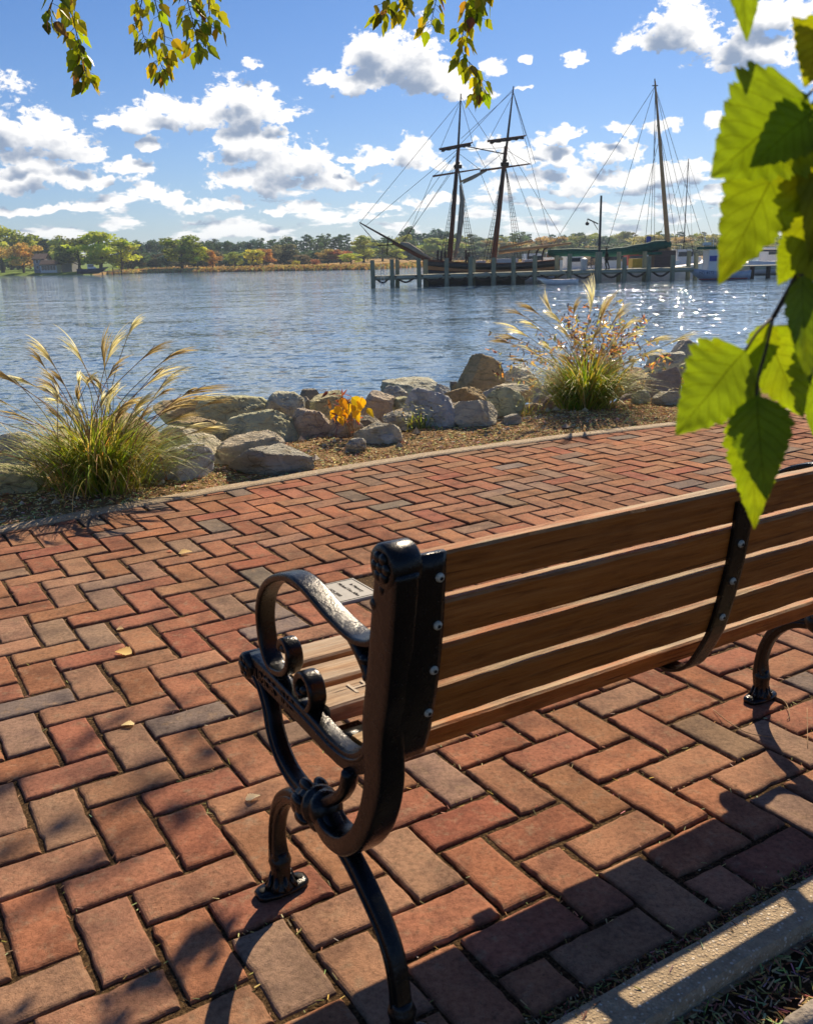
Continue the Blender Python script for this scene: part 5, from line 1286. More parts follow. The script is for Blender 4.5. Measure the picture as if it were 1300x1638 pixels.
T = [('broadleaf_tree', 5, 358, 80, 345, 'broad', 0, OLV, 'big olive green tree cut by the left edge of the picture'),
     ('broadleaf_tree', 62, 373, 56, 375, 'broad', 1, (.12, .12, .03), 'dark olive tree behind the round tan orange one'),
     ('broadleaf_tree', 38, 385, 52, 318, 'broad', 2, TANL, 'round tan orange tree on the lawn left of the house'),
     ('conifer', 78, 382, 34, 372, 'pine', 0, BGN, 'dark conifer rising behind the house roof'),
     ('broadleaf_tree', 100, 376, 46, 360, 'tall', 0, PGN, 'pale green tree behind the right end of the house'),
     ('broadleaf_tree', 128, 376, 66, 300, 'broad', 3, (.10, .11, .035), 'shaded dark left half of the large maple pair by the boat lift'),  # darker foliage colour than the bright maple beside it
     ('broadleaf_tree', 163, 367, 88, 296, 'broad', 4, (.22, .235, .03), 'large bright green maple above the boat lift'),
     ('broadleaf_tree', 196, 384, 44, 300, 'tall', 1, YGN, 'yellow green tree at the right end of the large maple'),
     ('broadleaf_tree', 292, 376, 66, 283, 'broad', 5, (.12, .14, .025), 'lone oak with a bare dark trunk standing in the meadow'),
     ('broadleaf_tree', 317, 388, 36, 282, 'broad', 1, YGN, 'yellow green tree touching the right side of the lone oak'),
     ('broadleaf_tree', 341, 398, 22, 282, 'tall', 2, ORG, 'small orange brown tree right of the oak and its yellow green neighbour'),
     ('broadleaf_tree', 376, 401, 26, 290, 'broad', 2, PGN, 'small pale olive tree left of the round yellow one'),
     ('broadleaf_tree', 406, 397, 28, 290, 'broad', 0, YEL, 'small round bright yellow tree in the meadow'),
     ('broadleaf_tree', 427, 396, 28, 300, 'broad', 3, ORG, 'small orange tree right of the round yellow one'),
     ('bush', 474, 416, 14, 290, 'bush', 0, YEL, 'little yellow bush at the back of the meadow'),
     ('bush', 503, 414, 20, 290, 'bush', 1, RED, 'low red bush at the back of the meadow'),
     ('broadleaf_tree', 455, 388, 40, 330, 'broad', 4, (.10, .09, .05), 'brown grey bare looking tree behind the meadow'),
     ('broadleaf_tree', 525, 398, 36, 300, 'broad', 5, (.22, .15, .05), 'tan brown tree left of the orange red one'),
     ('broadleaf_tree', 545, 396, 34, 300, 'broad', 1, RED, 'orange red tree near the right end of the meadow'),
     ('broadleaf_tree', 562, 404, 34, 290, 'broad', 2, YGN, 'low yellow green tree at the right end of the meadow'),
     ('broadleaf_tree', 582, 378, 44, 320, 'tall', 1, OLV, 'tall olive tree behind the tip of the bowsprit'),
     ('broadleaf_tree', 612, 386, 46, 340, 'broad', 0, PGN, 'pale olive tree right of the bowsprit tip'),
     ('broadleaf_tree', 635, 397, 36, 340, 'broad', 3, YGN, 'low yellow green tree under the bowsprit'),
     ('broadleaf_tree', 704, 378, 66, 370, 'broad', 4, (.15, .17, .04), 'big pale green tree behind the schooner foremast'),
     ('broadleaf_tree', 752, 392, 46, 380, 'broad', 5, DGN, 'dark tree between the two schooner masts'),
     ('broadleaf_tree', 815, 382, 50, 400, 'broad', 1, TANL, 'tan autumn tree behind the schooner mainmast'),
     ('broadleaf_tree', 880, 376, 60, 410, 'broad', 2, (.26, .16, .06), 'wide orange tan tree behind the schooner boom'),
     ('broadleaf_tree', 925, 374, 52, 410, 'broad', 3, (.14, .15, .06), 'grey green tree left of the tall pole with the arm'),
     ('broadleaf_tree', 985, 384, 46, 400, 'tall', 0, DGN, 'dark pointed tree above the green boat cover'),
     ('broadleaf_tree', 1030, 374, 60, 420, 'broad', 4, (.24, .20, .08), 'tan green tree left of the leaning mast'),
     ('broadleaf_tree', 1095, 378, 60, 420, 'broad', 5, (.25, .17, .08), 'russet tree right of the leaning mast'),
     ('broadleaf_tree', 1140, 374, 60, 420, 'broad', 0, (.20, .18, .08), 'brownish tree behind the large green birch leaf'),
     ('broadleaf_tree', 1225, 388, 50, 420, 'broad', 2, (.10, .10, .09), 'grey green tree at the right beyond the birch leaves')]
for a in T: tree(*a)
rt_ = random.Random(17); nT = 0
def wood_line(x0, x1, top0, top1, Y0, Y1, step, kinds, cols, name, label, group):
    global nT
    px = x0
    while px < x1:
        t = (px - x0) / (x1 - x0); top = top0 + (top1 - top0) * t + rt_.uniform(-5, 6); kd = rt_.choice(kinds)
        c = rt_.choice(cols); k = rt_.uniform(.8, 1.2)
        tree(name, px, top, step * rt_.uniform(2.9, 4.0) if kd != 'pine' else step * rt_.uniform(2.0, 2.9), rt_.uniform(Y0, Y1), kd, rt_.randrange(5), tuple(q * k for q in c), label, group); nT += 1
        px += step * rt_.uniform(.7, 1.2)
wood_line(-60, 130, 374, 384, 380, 430, 11, ['wood', 'wood', 'pine'], [DGN, GRN, OLV], 'wood_tree', 'dark green tree in the wood behind the house and lawn', 'wood behind the house')
wood_line(190, 440, 385, 384, 380, 440, 7.5, ['pine', 'wood', 'wood'], [BGN, DGN, BGN, (.06, .08, .03)], 'wood_tree', 'dark blue green tree of the distant wood line behind the meadow', 'wood line behind the meadow')
wood_line(440, 560, 381, 377, 380, 440, 7.5, ['pine', 'wood', 'pine'], [BGN, DGN, (.05, .07, .03)], 'wood_tree', 'dark pine of the higher wood at the right end of the meadow', 'higher wood right of the meadow')
wood_line(205, 560, 402, 402, 320, 350, 9, ['wood', 'wood', 'bush'], [DGN, BGN, (.08, .075, .045), (.11, .075, .04)], 'wood_tree', 'low dark tree along the foot of the wood behind the meadow', 'foot of the wood behind the meadow')
wood_line(560, 660, 390, 374, 400, 450, 8.5, ['pine', 'wood', 'wood'], [BGN, DGN, OLV], 'wood_tree', 'dark tree on the wooded shore behind the bowsprit', 'wood behind the bowsprit')
wood_line(645, 730, 366, 372, 420, 470, 8, ['pine', 'pine', 'wood'], [BGN, DGN], 'wood_tree', 'tall dark pine on the rise behind the schooner foremast', 'pines behind the foremast')
wood_line(730, 1000, 376, 374, 430, 500, 8.5, ['pine', 'wood', 'wood'], [BGN, DGN, (.07, .09, .04), OLV], 'wood_tree', 'dark green tree on the far hill between schooner and pole', 'hill wood behind the schooner')
wood_line(1000, 1340, 374, 376, 430, 500, 8.5, ['pine', 'wood', 'wood'], [BGN, (.10, .10, .05), (.16, .13, .06), OLV], 'wood_tree', 'tree on the far hill behind the leaning mast and the workboat', 'hill wood at the right')
wood_line(640, 1340, 388, 392, 380, 420, 11, ['wood', 'wood', 'wood'], [(.17, .16, .07), (.19, .14, .07), (.11, .13, .05), DGN, (.14, .13, .07), (.10, .12, .06)], 'wood_tree', 'autumn coloured tree of the lower wood edge behind the pier', 'lower wood edge behind the pier')

# ---------------------------------------------------------------- house and boat lift across the river
hs_ = empty('house', (atY(82, 430, 300).x, 300, land_z(atY(82, 430, 300).x, 300))); tag(hs_, 'grey house with brown roofs and a white windowed sunroom on the far lawn', 'house')
S3 = 300 / CF
def hx_(px): return (px - 82) * S3
def hz_(py): return atY(82, py, 300).z - hs_.location.z
def gable(mb, x0, x1, y0, y1, z0, z1, ov=.4):
    ym = (y0 + y1) / 2
    for (a, b, c, d) in (((x0 - ov, y0 - ov, z0), (x1 + ov, y0 - ov, z0), (x1 + ov, ym, z1), (x0 - ov, ym, z1)), ((x1 + ov, y1 + ov, z0), (x0 - ov, y1 + ov, z0), (x0 - ov, ym, z1), (x1 + ov, ym, z1))):
        mb.poly([a, b, c, d]); mb.poly([Vector(q) - Vector((0, 0, .25)) for q in (d, c, b, a)])
    for x in (x0, x1): mb.poly([(x, y0, z0 - .1), (x, y1, z0 - .1), (x, ym, z1 - .15)])
w_ = MB()
for x0, x1, y0, y1, z1 in ((56, 73, 0, 6, hz_(414)), (95, 111, 2, 8, hz_(414))): w_ = MB(); w_.box((hx_((x0 + x1) / 2), (y0 + y1) / 2, z1 / 2), ((x1 - x0) * S3, y1 - y0, z1)); w_.build('wall', M['grey_siding'], hs_)
w_ = MB(); w_.box((hx_(84.5), -1.5, hz_(423) / 2), (25 * S3, 4, hz_(423))); w_.build('sunroom', M['white_paint'], hs_)
for x0, x1, y0, y1, z0, z1 in ((56, 73, 0, 6, hz_(414), hz_(405)), (73, 97, -3.5, .5, hz_(423), hz_(416)), (95, 111, 2, 8, hz_(414), hz_(406))):
    w_ = MB(); gable(w_, hx_(x0), hx_(x1), y0, y1, z0, z1); w_.build('roof', M['roof_shingle'], hs_)
for k in range(5):
    f = MB(); cx = hx_(76 + 4.4 * k); zt, zb2 = hz_(425), hz_(432)
    f.box((cx, -3.55, (zt + zb2) / 2), (.74, .06, zt - zb2)); f.build('window', M['window_glass'], hs_)
for cx, cz in ((62, 418), (68, 418), (62, 427), (103, 419)):
    f = MB(); y = -.04 if cx < 80 else 1.96; f.box((hx_(cx), y, hz_(cz)), (1.0, .08, 1.15)); fo = f.build('window_frame', M['white_paint'], hs_); f = MB(); f.box((hx_(cx), y - .045, hz_(cz)), (.8, .02, .95)); f.build('pane', M['window_glass'], fo)
def hull(mb, L, Bm, H, sheer=.25, n=14, transom=.7, rake=.12):
    """boat hull along +x (bow at +L/2), keel at z=0, gunwale H"""
    rs = []
    for i in range(n + 1):
        t = i / n; x = -L / 2 + L * t; bw = Bm / 2 * (transom + (1 - transom) * math.sin(min(1, t / .55) * PI / 2)) * (1 - max(0, (t - .5) / .5) ** 2.3) + .01; zz = H * (1 + sheer * (2 * t - .8) ** 2 * (1 if t > .4 else .5))
        k = max(0, (t - .7) / .3) ** 1.5 * H * .75; ov = rake * L * t ** 4
        rs.append([(x, 0, k), (x, bw * .62, k + (zz - k) * .12), (x + ov * .6, bw * .93, k + (zz - k) * .5), (x + ov, bw, zz), (x + ov, bw - .06, zz), (x + ov * .9, bw * .8, zz - .12), (x + ov * .9, -bw * .8, zz - .12), (x + ov, -bw + .06, zz), (x + ov, -bw, zz), (x + ov * .6, -bw * .93, k + (zz - k) * .5), (x, -bw * .62, k + (zz - k) * .12)])
    mb.rings([[Vector(p) for p in r_] for r_ in rs], True)
def cruiser(px, Y, L, rz, label, cab='white_paint', hullm='white_paint', cabh=1.25, bim=None, group=None, zoff=-.25, name='motorboat'):
    root = empty(name, (atY(px, 430, Y).x, Y, WATER + zoff), rz); tag(root, label, 'boat', group); Bm = L * .32
    h = MB(); hull(h, L, Bm, L * .13 + .35); h.build('hull', M[hullm], root, True); z0 = L * .13 + .3
    c = MB(); c.rings([[Vector((x, y, z0 + zz)) for x, y in ((-L * .12, -Bm * .34), (L * .24 + dx, -Bm * .30), (L * .24 + dx, Bm * .30), (-L * .12, Bm * .34))] for zz, dx in ((0, .0), (cabh * .55, -.12 * L), (cabh, -.16 * L))]); c.build('cabin', M[cab], root)
    for s_ in (-1, 1):
        w_ = MB(); w_.box((L * .0, s_ * Bm * .335, z0 + cabh * .68), (L * .2, .03, cabh * .3)); w_.build('window', M['window_glass'], root)
    w_ = MB(); w_.tube([(L * .40, -Bm * .18, z0 + .1), (L * .42, -Bm * .18, z0 + .6), (L * .5, 0, z0 + .68), (L * .42, Bm * .18, z0 + .6), (L * .40, Bm * .18, z0 + .1)], .025, 5); w_.build('bow_rail', M['white_paint'], root)
    if bim:
        b_ = MB(); b_.band([(-L * .36, 0, z0 + cabh + .35), (-L * .22, 0, z0 + cabh + .5), (-L * .06, 0, z0 + cabh + .4)], (0, 1, 0), Bm * .34, .04, 8, 6); b_.build('canopy', M[bim], root)
        b_ = MB()
        for x in (-L * .34, -L * .08):
            for s_ in (-1, 1): b_.tube([(x, s_ * Bm * .32, z0), (x, s_ * Bm * .32, z0 + cabh + .4)], .03, 5)
        b_.build('canopy_frame', M['white_paint'], root)
    return root
cruiser(146, 262, 7.5, .3, 'small dark hulled motorboat with white cabin on a lift at the far lawn', hullm='navy_paint', zoff=.35)
lift = empty('boat_dock', (atY(160, 430, 262).x, 262, WATER)); tag(lift, 'little dock with posts beside the motorboat on the far lawn shore', 'dock')
d_ = MB(); d_.box((1.5, 1, .9), (9, 1.6, .18)); d_.build('deck', M['pier_wood'], lift)
for x in (-5, -2.6, .5, 3.5, 5.8):
    d_ = MB(); d_.tube([(x, .2, -.8), (x, .2, 1.9)], .14, 7); d_.build('post', M['dark_timber'], lift)

# ================================================================== PIER
PY = 82.0; SP_ = PY / CF
def X_(px, Y=PY): return atY(px, 430, Y).x
def Z_(px, py, Y=PY): return atY(px, py, Y).z
pier = empty('pier', (X_(596), PY, WATER)); tag(pier, 'long grey green wooden pier on piles reaching out from the right', 'pier')
po = pier.location
def pier_z(px): return Z_(600, 441.5) + (Z_(1100, 427.5) - Z_(600, 441.5)) * (px - 600) / 500
dk = MB(); st = MB()
pxs = list(range(598, 1108, 12)) + [1108]
for a, b in zip(pxs, pxs[1:]):
    x0, x1 = X_(a), X_(b); z = pier_z((a + b) / 2)
    n = max(1, int((x1 - x0) / .22))
    for k in range(n):
        kx = x0 + (x1 - x0) * (k + .5) / n; dk.col = tuple([random.uniform(.8, 1.25)] * 3); dk.box(Vector((kx, PY + 1.3, z - .03)) - po, ((x1 - x0) / n * .94, 2.7, .06))
dk.build('deck', M['pier_wood'], pier)
for yy in (-.08, 2.65):
    st = MB(); st.tube([Vector((X_(q), PY + yy, pier_z(q) - .22)) - po for q in (598, 850, 1108)], .16, 4); st.build('stringer', M['pier_wood'], pier)
PILES = [(596, 416, 0), (627, 415, 0), (635, 416, 1), (670, 413, 0), (681, 415, 1), (714, 413, 0), (752, 411, 0), (757, 413, 1), (789, 412, 0), (821, 410, 0), (855, 408, 0), (890, 409, 1), (910, 406, 0), (956, 403, 0), (989, 403, 1), (998, 411, 0), (1030, 402, 1), (1037, 410, 0), (1075, 408, 0), (1100, 401, 1), (1112, 405, 1)]
for i, (px, top, back) in enumerate(PILES):
    Y = PY - .22 if not back else PY + 2.85
    x = X_(px, Y); r_ = .20 if px != 956 else .30; zt = Z_(px, top, Y)
    m_ = MB(); m_.tube([(x - po.x, Y - po.y, -.9), (x - po.x, Y - po.y, 1.0), (x - po.x + random.uniform(-.04, .04), Y - po.y, zt - po.z)], [r_ * 1.05, r_, r_ * .95], 10); m_.build('pile', M['pile_wood'], pier, False)
fr = [p for p in PILES if not p[2]]
for (a, _, _), (b, _, _) in zip(fr, fr[1:]):
    m_ = MB(); xa, xb = X_(a) - po.x, X_(b) - po.x
    for k in range(1):
        m_.tube(catmull([(xa, -.1, 1.05), ((xa + xb) / 2, -.1, .42), (xb, -.1, 1.05)], 5), .09, 6)
    m_.build('brace', M['dark_timber'], pier)
m_ = MB()
for px in (609, 614):
    m_.tube([(X_(px) - po.x, -.25, .1), (X_(px) - po.x, -.25, 2.0)], .025, 5)
for k in range(5): m_.tube([(X_(609) - po.x, -.25, .3 + k * .3), (X_(614) - po.x, -.25, .3 + k * .3)], .02, 5)
m_.build('ladder', M['white_paint'], pier)
pier2 = empty('pier', (X_(1222), PY + 1, WATER)); tag(pier2, 'short piece of dark dock seen between the birch leaves at the right', 'pier')
m_ = MB(); z = Z_(1222, 428) - WATER; m_.box((2, 1, z), (8, 2.4, .35)); m_.build('deck', M['pier_wood'], pier2)
for px in (1208, 1234, 1262):
    m_ = MB(); m_.tube([(X_(px) - pier2.location.x, -.2, -.8), (X_(px) - pier2.location.x, -.2, z + .1)], .2, 8); m_.build('pile', M['dark_timber'], pier2)

# ================================================================== SCHOONER
SY = 87.5; ss = SY / CF
so = Vector((X_(770, SY), SY, WATER)); sch = empty('schooner', so); tag(sch, 'two masted wooden schooner with square yards and a long bowsprit, moored behind the pier', 'ship')
def S(px, py, dy=0.0): return atY(px, py, SY + dy) - so
def part(name, mat, fn, smooth=False, parent=None, root=None):
    m_ = MB(); fn(m_); return m_.build(name, M[mat], parent or root or sch, smooth)
def hull_sch(m_, z_lo, z_hi, grow=1.0):
    rs = []
    xb, xs_ = S(676, 420).x, S(892, 420).x
    for i in range(25):
        t = i / 24; x = xb + (xs_ - xb) * t; bw = 2.2 * (math.sin(PI * min(1, (t + .02) / .85) / 2) ** .55 if t < .5 else 1 - .45 * ((t - .5) / .5) ** 2) * grow
        if t < .01: bw = .05
        sh = .55 * (1 - t / .6) ** 2 if t < .6 else .22 * ((t - .6) / .4) ** 2
        zl, zh = z_lo + sh * (.5 if z_lo > .5 else .1), z_hi + sh
        rs.append([Vector((x, -bw * .75, zl)), Vector((x, -bw, (zl + zh) / 2)), Vector((x, -bw * .97, zh)), Vector((x, bw * .97, zh)), Vector((x, bw, (zl + zh) / 2)), Vector((x, bw * .75, zl))])
    m_.rings(rs, True)
part('hull', 'hull_black', lambda m_: hull_sch(m_, -.3, 1.2), True)
part('wale', 'hull_ochre', lambda m_: hull_sch(m_, .86, 1.22, 1.012))
part('bulwark', 'hull_black', lambda m_: hull_sch(m_, 1.2, 1.72, .99))
part('rail', 'spar_wood', lambda m_: hull_sch(m_, 1.72, 1.82, 1.01))
for x0, x1, y0, y1 in ((762, 775, 418, 430), (795, 826, 415, 426), (838, 856, 416, 428)):
    part('deckhouse', 'white_paint', lambda m_: (m_.box((S(x0, y1) + S(x1, y0)) / 2 + Vector((0, .3, 0)), ((x1 - x0) * ss, 1.6, (y1 - y0) * ss * .95)), m_.box(Vector(((S(x0, y0) + S(x1, y0)).x / 2, .3, S(x0, y0).z)), ((x1 - x0) * ss * 1.06, 1.8, .1))))
def spar(name, a, b, r0, r1, mat='spar_wood', parent=None):
    pa, pb = S(*a), S(*b); return part(name, mat, lambda m_: m_.tube([pa, pa.lerp(pb, .5), pb], [r0, (r0 + r1) * .55, r1], 10), True, parent)
fm = spar('foremast', (718, 426), (733, 236), .24, .15); spar('topmast', (731, 268), (737, 150), .12, .05, 'dark_timber', fm)
mm = spar('mainmast', (788, 428), (809, 234), .26, .16); spar('topmast', (806, 268), (821, 138), .13, .05, 'dark_timber', mm)
for M_, px, py in ((fm, 732, 262), (mm, 807, 258)):
    part('crosstree', 'dark_timber', lambda m_: (m_.box(S(px, py), (.25, 1.9, .12)), m_.box(S(px, py) + Vector((0, 0, -.25)), (.7, .5, .3))), False, M_)
for a, b, r_ in (((702, 239), (756, 228), .10), ((692, 282), (768, 270), .09), ((779, 226), (841, 217), .10), ((768, 273), (848, 262), .10)): spar('yard', a, b, r_, r_ * .6, 'spar_wood')
for a, b in (((702, 240), (756, 229)), ((779, 227), (841, 218))):
    pa, pb = S(*a), S(*b); part('furled_sail', 'dark_timber', lambda m_: m_.tube([pa.lerp(pb, t) + Vector((0, -.08, -.10 + .03 * math.sin(t * 40))) for t in [k / 16 for k in range(1, 16)]], [.10 + .03 * math.sin(k * 1.9) for k in range(15)], 8), True)
spar('gaff', (806, 246), (735, 232), .05, .04, 'dark_timber'); spar('gaff', (736, 291), (782, 270), .09, .06, 'spar_pale')
spar('boom', (797, 404), (913, 389), .17, .10, 'spar_pale'); spar('gaff', (799, 397), (852, 385), .12, .08, 'spar_pale')
part('furled_sail', 'sail_cloth', lambda m_: m_.tube([S(736, 296), S(739, 320), S(737, 350), S(733, 385), S(727, 412)], [.10, .22, .26, .22, .10], 8), True)
part('furled_sail', 'sail_cloth', lambda m_: m_.tube([S(740, 293), S(756, 284), S(778, 273)], [.07, .16, .06], 8), True)
bs_ = spar('bowsprit', (700, 424), (628, 388), .22, .15, 'spar_wood'); spar('jibboom', (650, 398), (575, 356), .12, .06, 'dark_timber', bs_)
spar('yard', (604, 393), (646, 390), .06, .05, 'dark_timber'); spar('dolphin_striker', (620, 383), (619, 408), .06, .04, 'dark_timber')
part('furled_sail', 'sail_cloth', lambda m_: m_.tube([S(640, 389), S(652, 392), S(668, 402), S(688, 414)], [.1, .24, .22, .10], 8), True)
def line(m_, a, b, r_=.018, sag=0.0): m_.tube([a, a.lerp(b, .5) - Vector((0, 0, sag)), b], r_, 4, False)
def stays(m_):
    for a, b in (((575, 357), (737, 160)), ((585, 361), (735, 236)), ((628, 388), (733, 240)), ((640, 392), (732, 262)), ((737, 155), (806, 262)), ((733, 240), (809, 236)), ((821, 145), (737, 222)), ((821, 142), (735, 232)), ((820, 145), (856, 262)), ((737, 160), (756, 229)), ((737, 160), (704, 238)), ((821, 150), (841, 217)), ((821, 150), (780, 226)), ((733, 245), (694, 281)), ((733, 245), (766, 270)), ((809, 240), (770, 272)), ((809, 240), (847, 262)), ((821, 150), (884, 400)), ((809, 240), (870, 400)), ((812, 236), (905, 391)), ((756, 230), (778, 272)), ((575, 358), (619, 407)), ((619, 407), (690, 428)), ((575, 358), (604, 393)), ((646, 390), (700, 415)), ((692, 282), (655, 372)), ((766, 271), (790, 330)), ((733, 255), (640, 395))): line(m_, S(*a), S(*b))
part('rigging', 'rope', stays)
for mpx, topy, base, side in ((732, 262, 714, -1), (732, 262, 748, 1), (807, 258, 783, -1), (807, 258, 824, 1)):
    def shr(m_):
        ends = []
        for k in range(4):
            bx = base + (k - 1.5) * 5.0; dy = -2.1 if side < 0 else 2.1
            a, b = S(mpx, topy), S(bx + (7 if side > 0 else -3), 418, dy * .9); ends.append((a, b)); line(m_, a, b, .022)
        for q in range(1, 22):
            t = .16 + q * .038
            m_.tube([ends[0][0].lerp(ends[0][1], t), ends[1][0].lerp(ends[1][1], t), ends[2][0].lerp(ends[2][1], t), ends[3][0].lerp(ends[3][1], t)], .014, 4, False)
    part('shrouds', 'rope', shr)
for px in (700, 706, 712, 745, 749): part('deadeye_post', 'dark_timber', lambda m_: m_.tube([S(px, 424), S(px, 400 + (px % 5))], .10, 6))
for px in (845, 858, 868): part('davit', 'dark_timber', lambda m_: m_.tube(catmull([S(px, 426), S(px - 1, 410), S(px + 2, 399), S(px + 7, 396)], 4), .08, 6))
part('mooring_line', 'pale_rope', lambda m_: m_.tube(catmull([S(693, 414), S(690, 428), S(681, 437)], 5), .035, 5))

# ================================================================== BAY WORKBOAT WITH LEANING MAST (green sail cover)
KY = 88.5
ko = Vector((X_(1000, KY), KY, WATER)); sk = empty('sailboat', ko); tag(sk, 'single masted sailboat with a leaning mast and a long green canvas cover', 'boat')
def K(px, py, dy=0.0): return atY(px, py, KY + dy) - ko
def kp(name, mat, fn, smooth=False, parent=None):
    m_ = MB(); fn(m_); return m_.build(name, M[mat], parent or sk, smooth)
def khull(m_):
    rs = []
    xa, xb = K(880, 430).x, K(1128, 430).x
    for i in range(21):
        t = i / 20; x = xa + (xb - xa) * t; bw = 2.1 * (.75 + .25 * math.sin(PI * min(1, t / .5) / 2)) * (1 - max(0, (t - .55) / .45) ** 2) + .05; zh = .85 + .6 * max(0, (t - .4) / .6) ** 2
        rs.append([Vector((x, -bw * .8, -.3)), Vector((x, -bw, zh)), Vector((x, bw, zh)), Vector((x, bw * .8, -.3))])
    m_.rings(rs, True)
kp('hull', 'white_paint', khull)
kp('mast', 'spar_pale', lambda m_: m_.tube([K(1070, 430), K(1066, 370), K(1058, 270), K(1047, 130)], [.24, .22, .17, .07], 10), True)
kp('masthead', 'dark_timber', lambda m_: (m_.tube([K(1047, 134), K(1046.6, 126)], .05, 6), m_.box(K(1047, 137), (.5, .1, .08))))
def cover(m_):
    l = [(876, 405, .30), (900, 404, .36), (935, 404, .34), (960, 405, .36), (985, 403, .38), (1010, 400, .42), (1035, 396, .46), (1056, 392, .46), (1072, 391, .30)]
    pts = catmull([K(a, b) for a, b, _ in l], 3); m_.band(pts, (0, 1, 0), .30, [q * (1 + .08 * math.sin(i * 1.7)) for i, q in enumerate(lerp_list([c for _, _, c in l], 3))], 10, 2)
kp('sail_cover', 'green_canvas', cover, True)
kp('boom', 'spar_pale', lambda m_: m_.tube([K(874, 409), K(1068, 398)], .12, 8))
kp('deckhouse', 'board_brown', lambda m_: m_.box((K(1042, 432) + K(1074, 402)) / 2, (32 * KY / CF, 2.2, 30 * KY / CF)))
kp('deckhouse_roof', 'green_canvas', lambda m_: m_.box((K(1026, 404) + K(1052, 407)) / 2, (26 * KY / CF, 2.4, .22)))
kp('cabin', 'yellow_paint', lambda m_: m_.box((K(1008, 428) + K(1026, 414)) / 2, (18 * KY / CF, 1.6, 14 * KY / CF)))
def krig(m_):
    for a, b in (((1047, 138), (1128, 400)), ((1047, 138), (1112, 420)), ((1047, 138), (968, 402)), ((1048, 150), (1040, 395)), ((1047, 138), (1046, 390)), ((1049, 170), (1084, 410)), ((1050, 190), (1100, 410)), ((1047, 138), (876, 404)), ((1052, 230), (1010, 398)), ((1047, 140), (1066, 372)), ((1050, 200), (1030, 400))): line(m_, K(*a), K(*b), .020)
kp('rigging', 'rope', krig)

# ---------------------------------------------------------------- other boats behind the pier
cruiser(915, 98, 7.5, .2, 'white motorboat behind the pier, just right of the schooner stern', group='white motorboats behind the pier', bim='white_paint')
cruiser(936, 106, 7.0, 2.9, 'white motorboat behind the pier, directly left of the tall pole with the arm', group='white motorboats behind the pier')
cruiser(974, 97, 7.0, .15, 'white motorboat behind the person on the pier', group='white motorboats behind the pier', cabh=1.5)
cruiser(1000, 108, 8.0, 3.0, 'white motorboat with a dark canopy behind the pier, under the green sail cover', group='white motorboats behind the pier', bim='navy_paint', cab='tan_paint')
cruiser(1090, 104, 8.0, .1, 'white cabin cruiser behind the pier between the leaning mast and the blue workboat', group='white motorboats behind the pier', bim='green_canvas', cabh=1.6)
cruiser(1232, 100, 8.0, .1, 'white boat glimpsed through the gap in the birch leaves at the right', group='white motorboats behind the pier', cabh=1.6)
cruiser(872, 102, 6.5, 2.8, 'white motorboat half hidden behind the schooner stern', group='white motorboats behind the pier')
cruiser(952, 101, 8.5, .1, 'white cabin boat behind the pier hidden partly by the thick pile under the tall pole', group='white motorboats behind the pier', cabh=1.5, cab='tan_paint')
cruiser(1014, 99, 8.0, .05, 'white and red motorboat behind the pier right of the person', group='white motorboats behind the pier', cab='red_paint')
cruiser(852, 100, 8.0, .1, 'white cabin boat behind the schooner stern deckhouse', group='white motorboats behind the pier', cabh=1.5)
din = empty('dinghy', (X_(896, 78), 78.5, WATER - .12)); din.rotation_euler.z = PI + .1; tag(din, 'small grey dinghy floating in front of the pier', 'boat')
m_ = MB(); hull(m_, 3.0, 1.2, .55, .2); m_.build('hull', M['white_paint'], din, True)
m_ = MB(); m_.box((0, 0, .42), (.3, 1.0, .05)); m_.build('thwart', M['spar_pale'], din)
din2 = empty('dinghy', (X_(868, 85.5), 86, WATER - .1)); tag(din2, 'pale dinghy under the pier deck left of the grey one', 'boat')
m_ = MB(); hull(m_, 3.2, 1.2, .6, .2); m_.build('hull', M['white_paint'], din2, True); m_ = MB(); m_.box((0, 0, .46), (.3, 1.0, .05)); m_.build('thwart', M['spar_pale'], din2)
# light blue workboat
BY = 82.5; bo = Vector((X_(1148, BY), BY, WATER)); wbt = empty('workboat', bo); wbt.rotation_euler.z = 0
tag(wbt, 'light blue workboat with a white pilothouse and dark roof at the end of the pier', 'boat')
def B(px, py, dy=0.0): return atY(px, py, BY + dy) - bo
m_ = MB(); hull(m_, 4.8, 2.1, .9, .3); hb = m_.build('hull', M['blue_paint'], wbt, True); hb.rotation_euler.z = PI; hb.location = (B(1152, 430).x, 0, -.2)
m_ = MB(); m_.tube([(B(1110, 440).x, -1.22, .1), (B(1188, 440).x, -1.06, .1)], .05, 6); m_.build('rub_rail', M['red_paint'], wbt)
m_ = MB(); c0, c1 = B(1127, 434), B(1146, 399); m_.box(((c0.x + c1.x) / 2, 0, (c0.z + c1.z) / 2), (c1.x - c0.x, 1.7, c1.z - c0.z)); m_.build('pilothouse', M['white_paint'], wbt)
m_ = MB(); c0, c1 = B(1129, 418), B(1141, 409); m_.box(((c0.x + c1.x) / 2, -.87, (c0.z + c1.z) / 2), (c1.x - c0.x, .05, c1.z - c0.z)); m_.build('window', M['blue_panel'], wbt)
m_ = MB(); c0, c1 = B(1120, 397), B(1176, 395); m_.box(((c0.x + c1.x) / 2, 0, c0.z), (c1.x - c0.x, 2.1, .22)); m_.build('roof', M['green_canvas'], wbt)
m_ = MB()
for px in (1160, 1172):
    for y in (-.9, .9): m_.tube([(B(px, 397).x, y, B(px, 397).z), (B(px, 434).x, y, .7)], .04, 6)
m_.build('roof_post', M['white_paint'], wbt)
text('hull_number', 'MD 4172', .34, M['navy_paint'], wbt, (B(1122, 440).x, -1.22, .62), (PI / 2, 0, 0), .005)
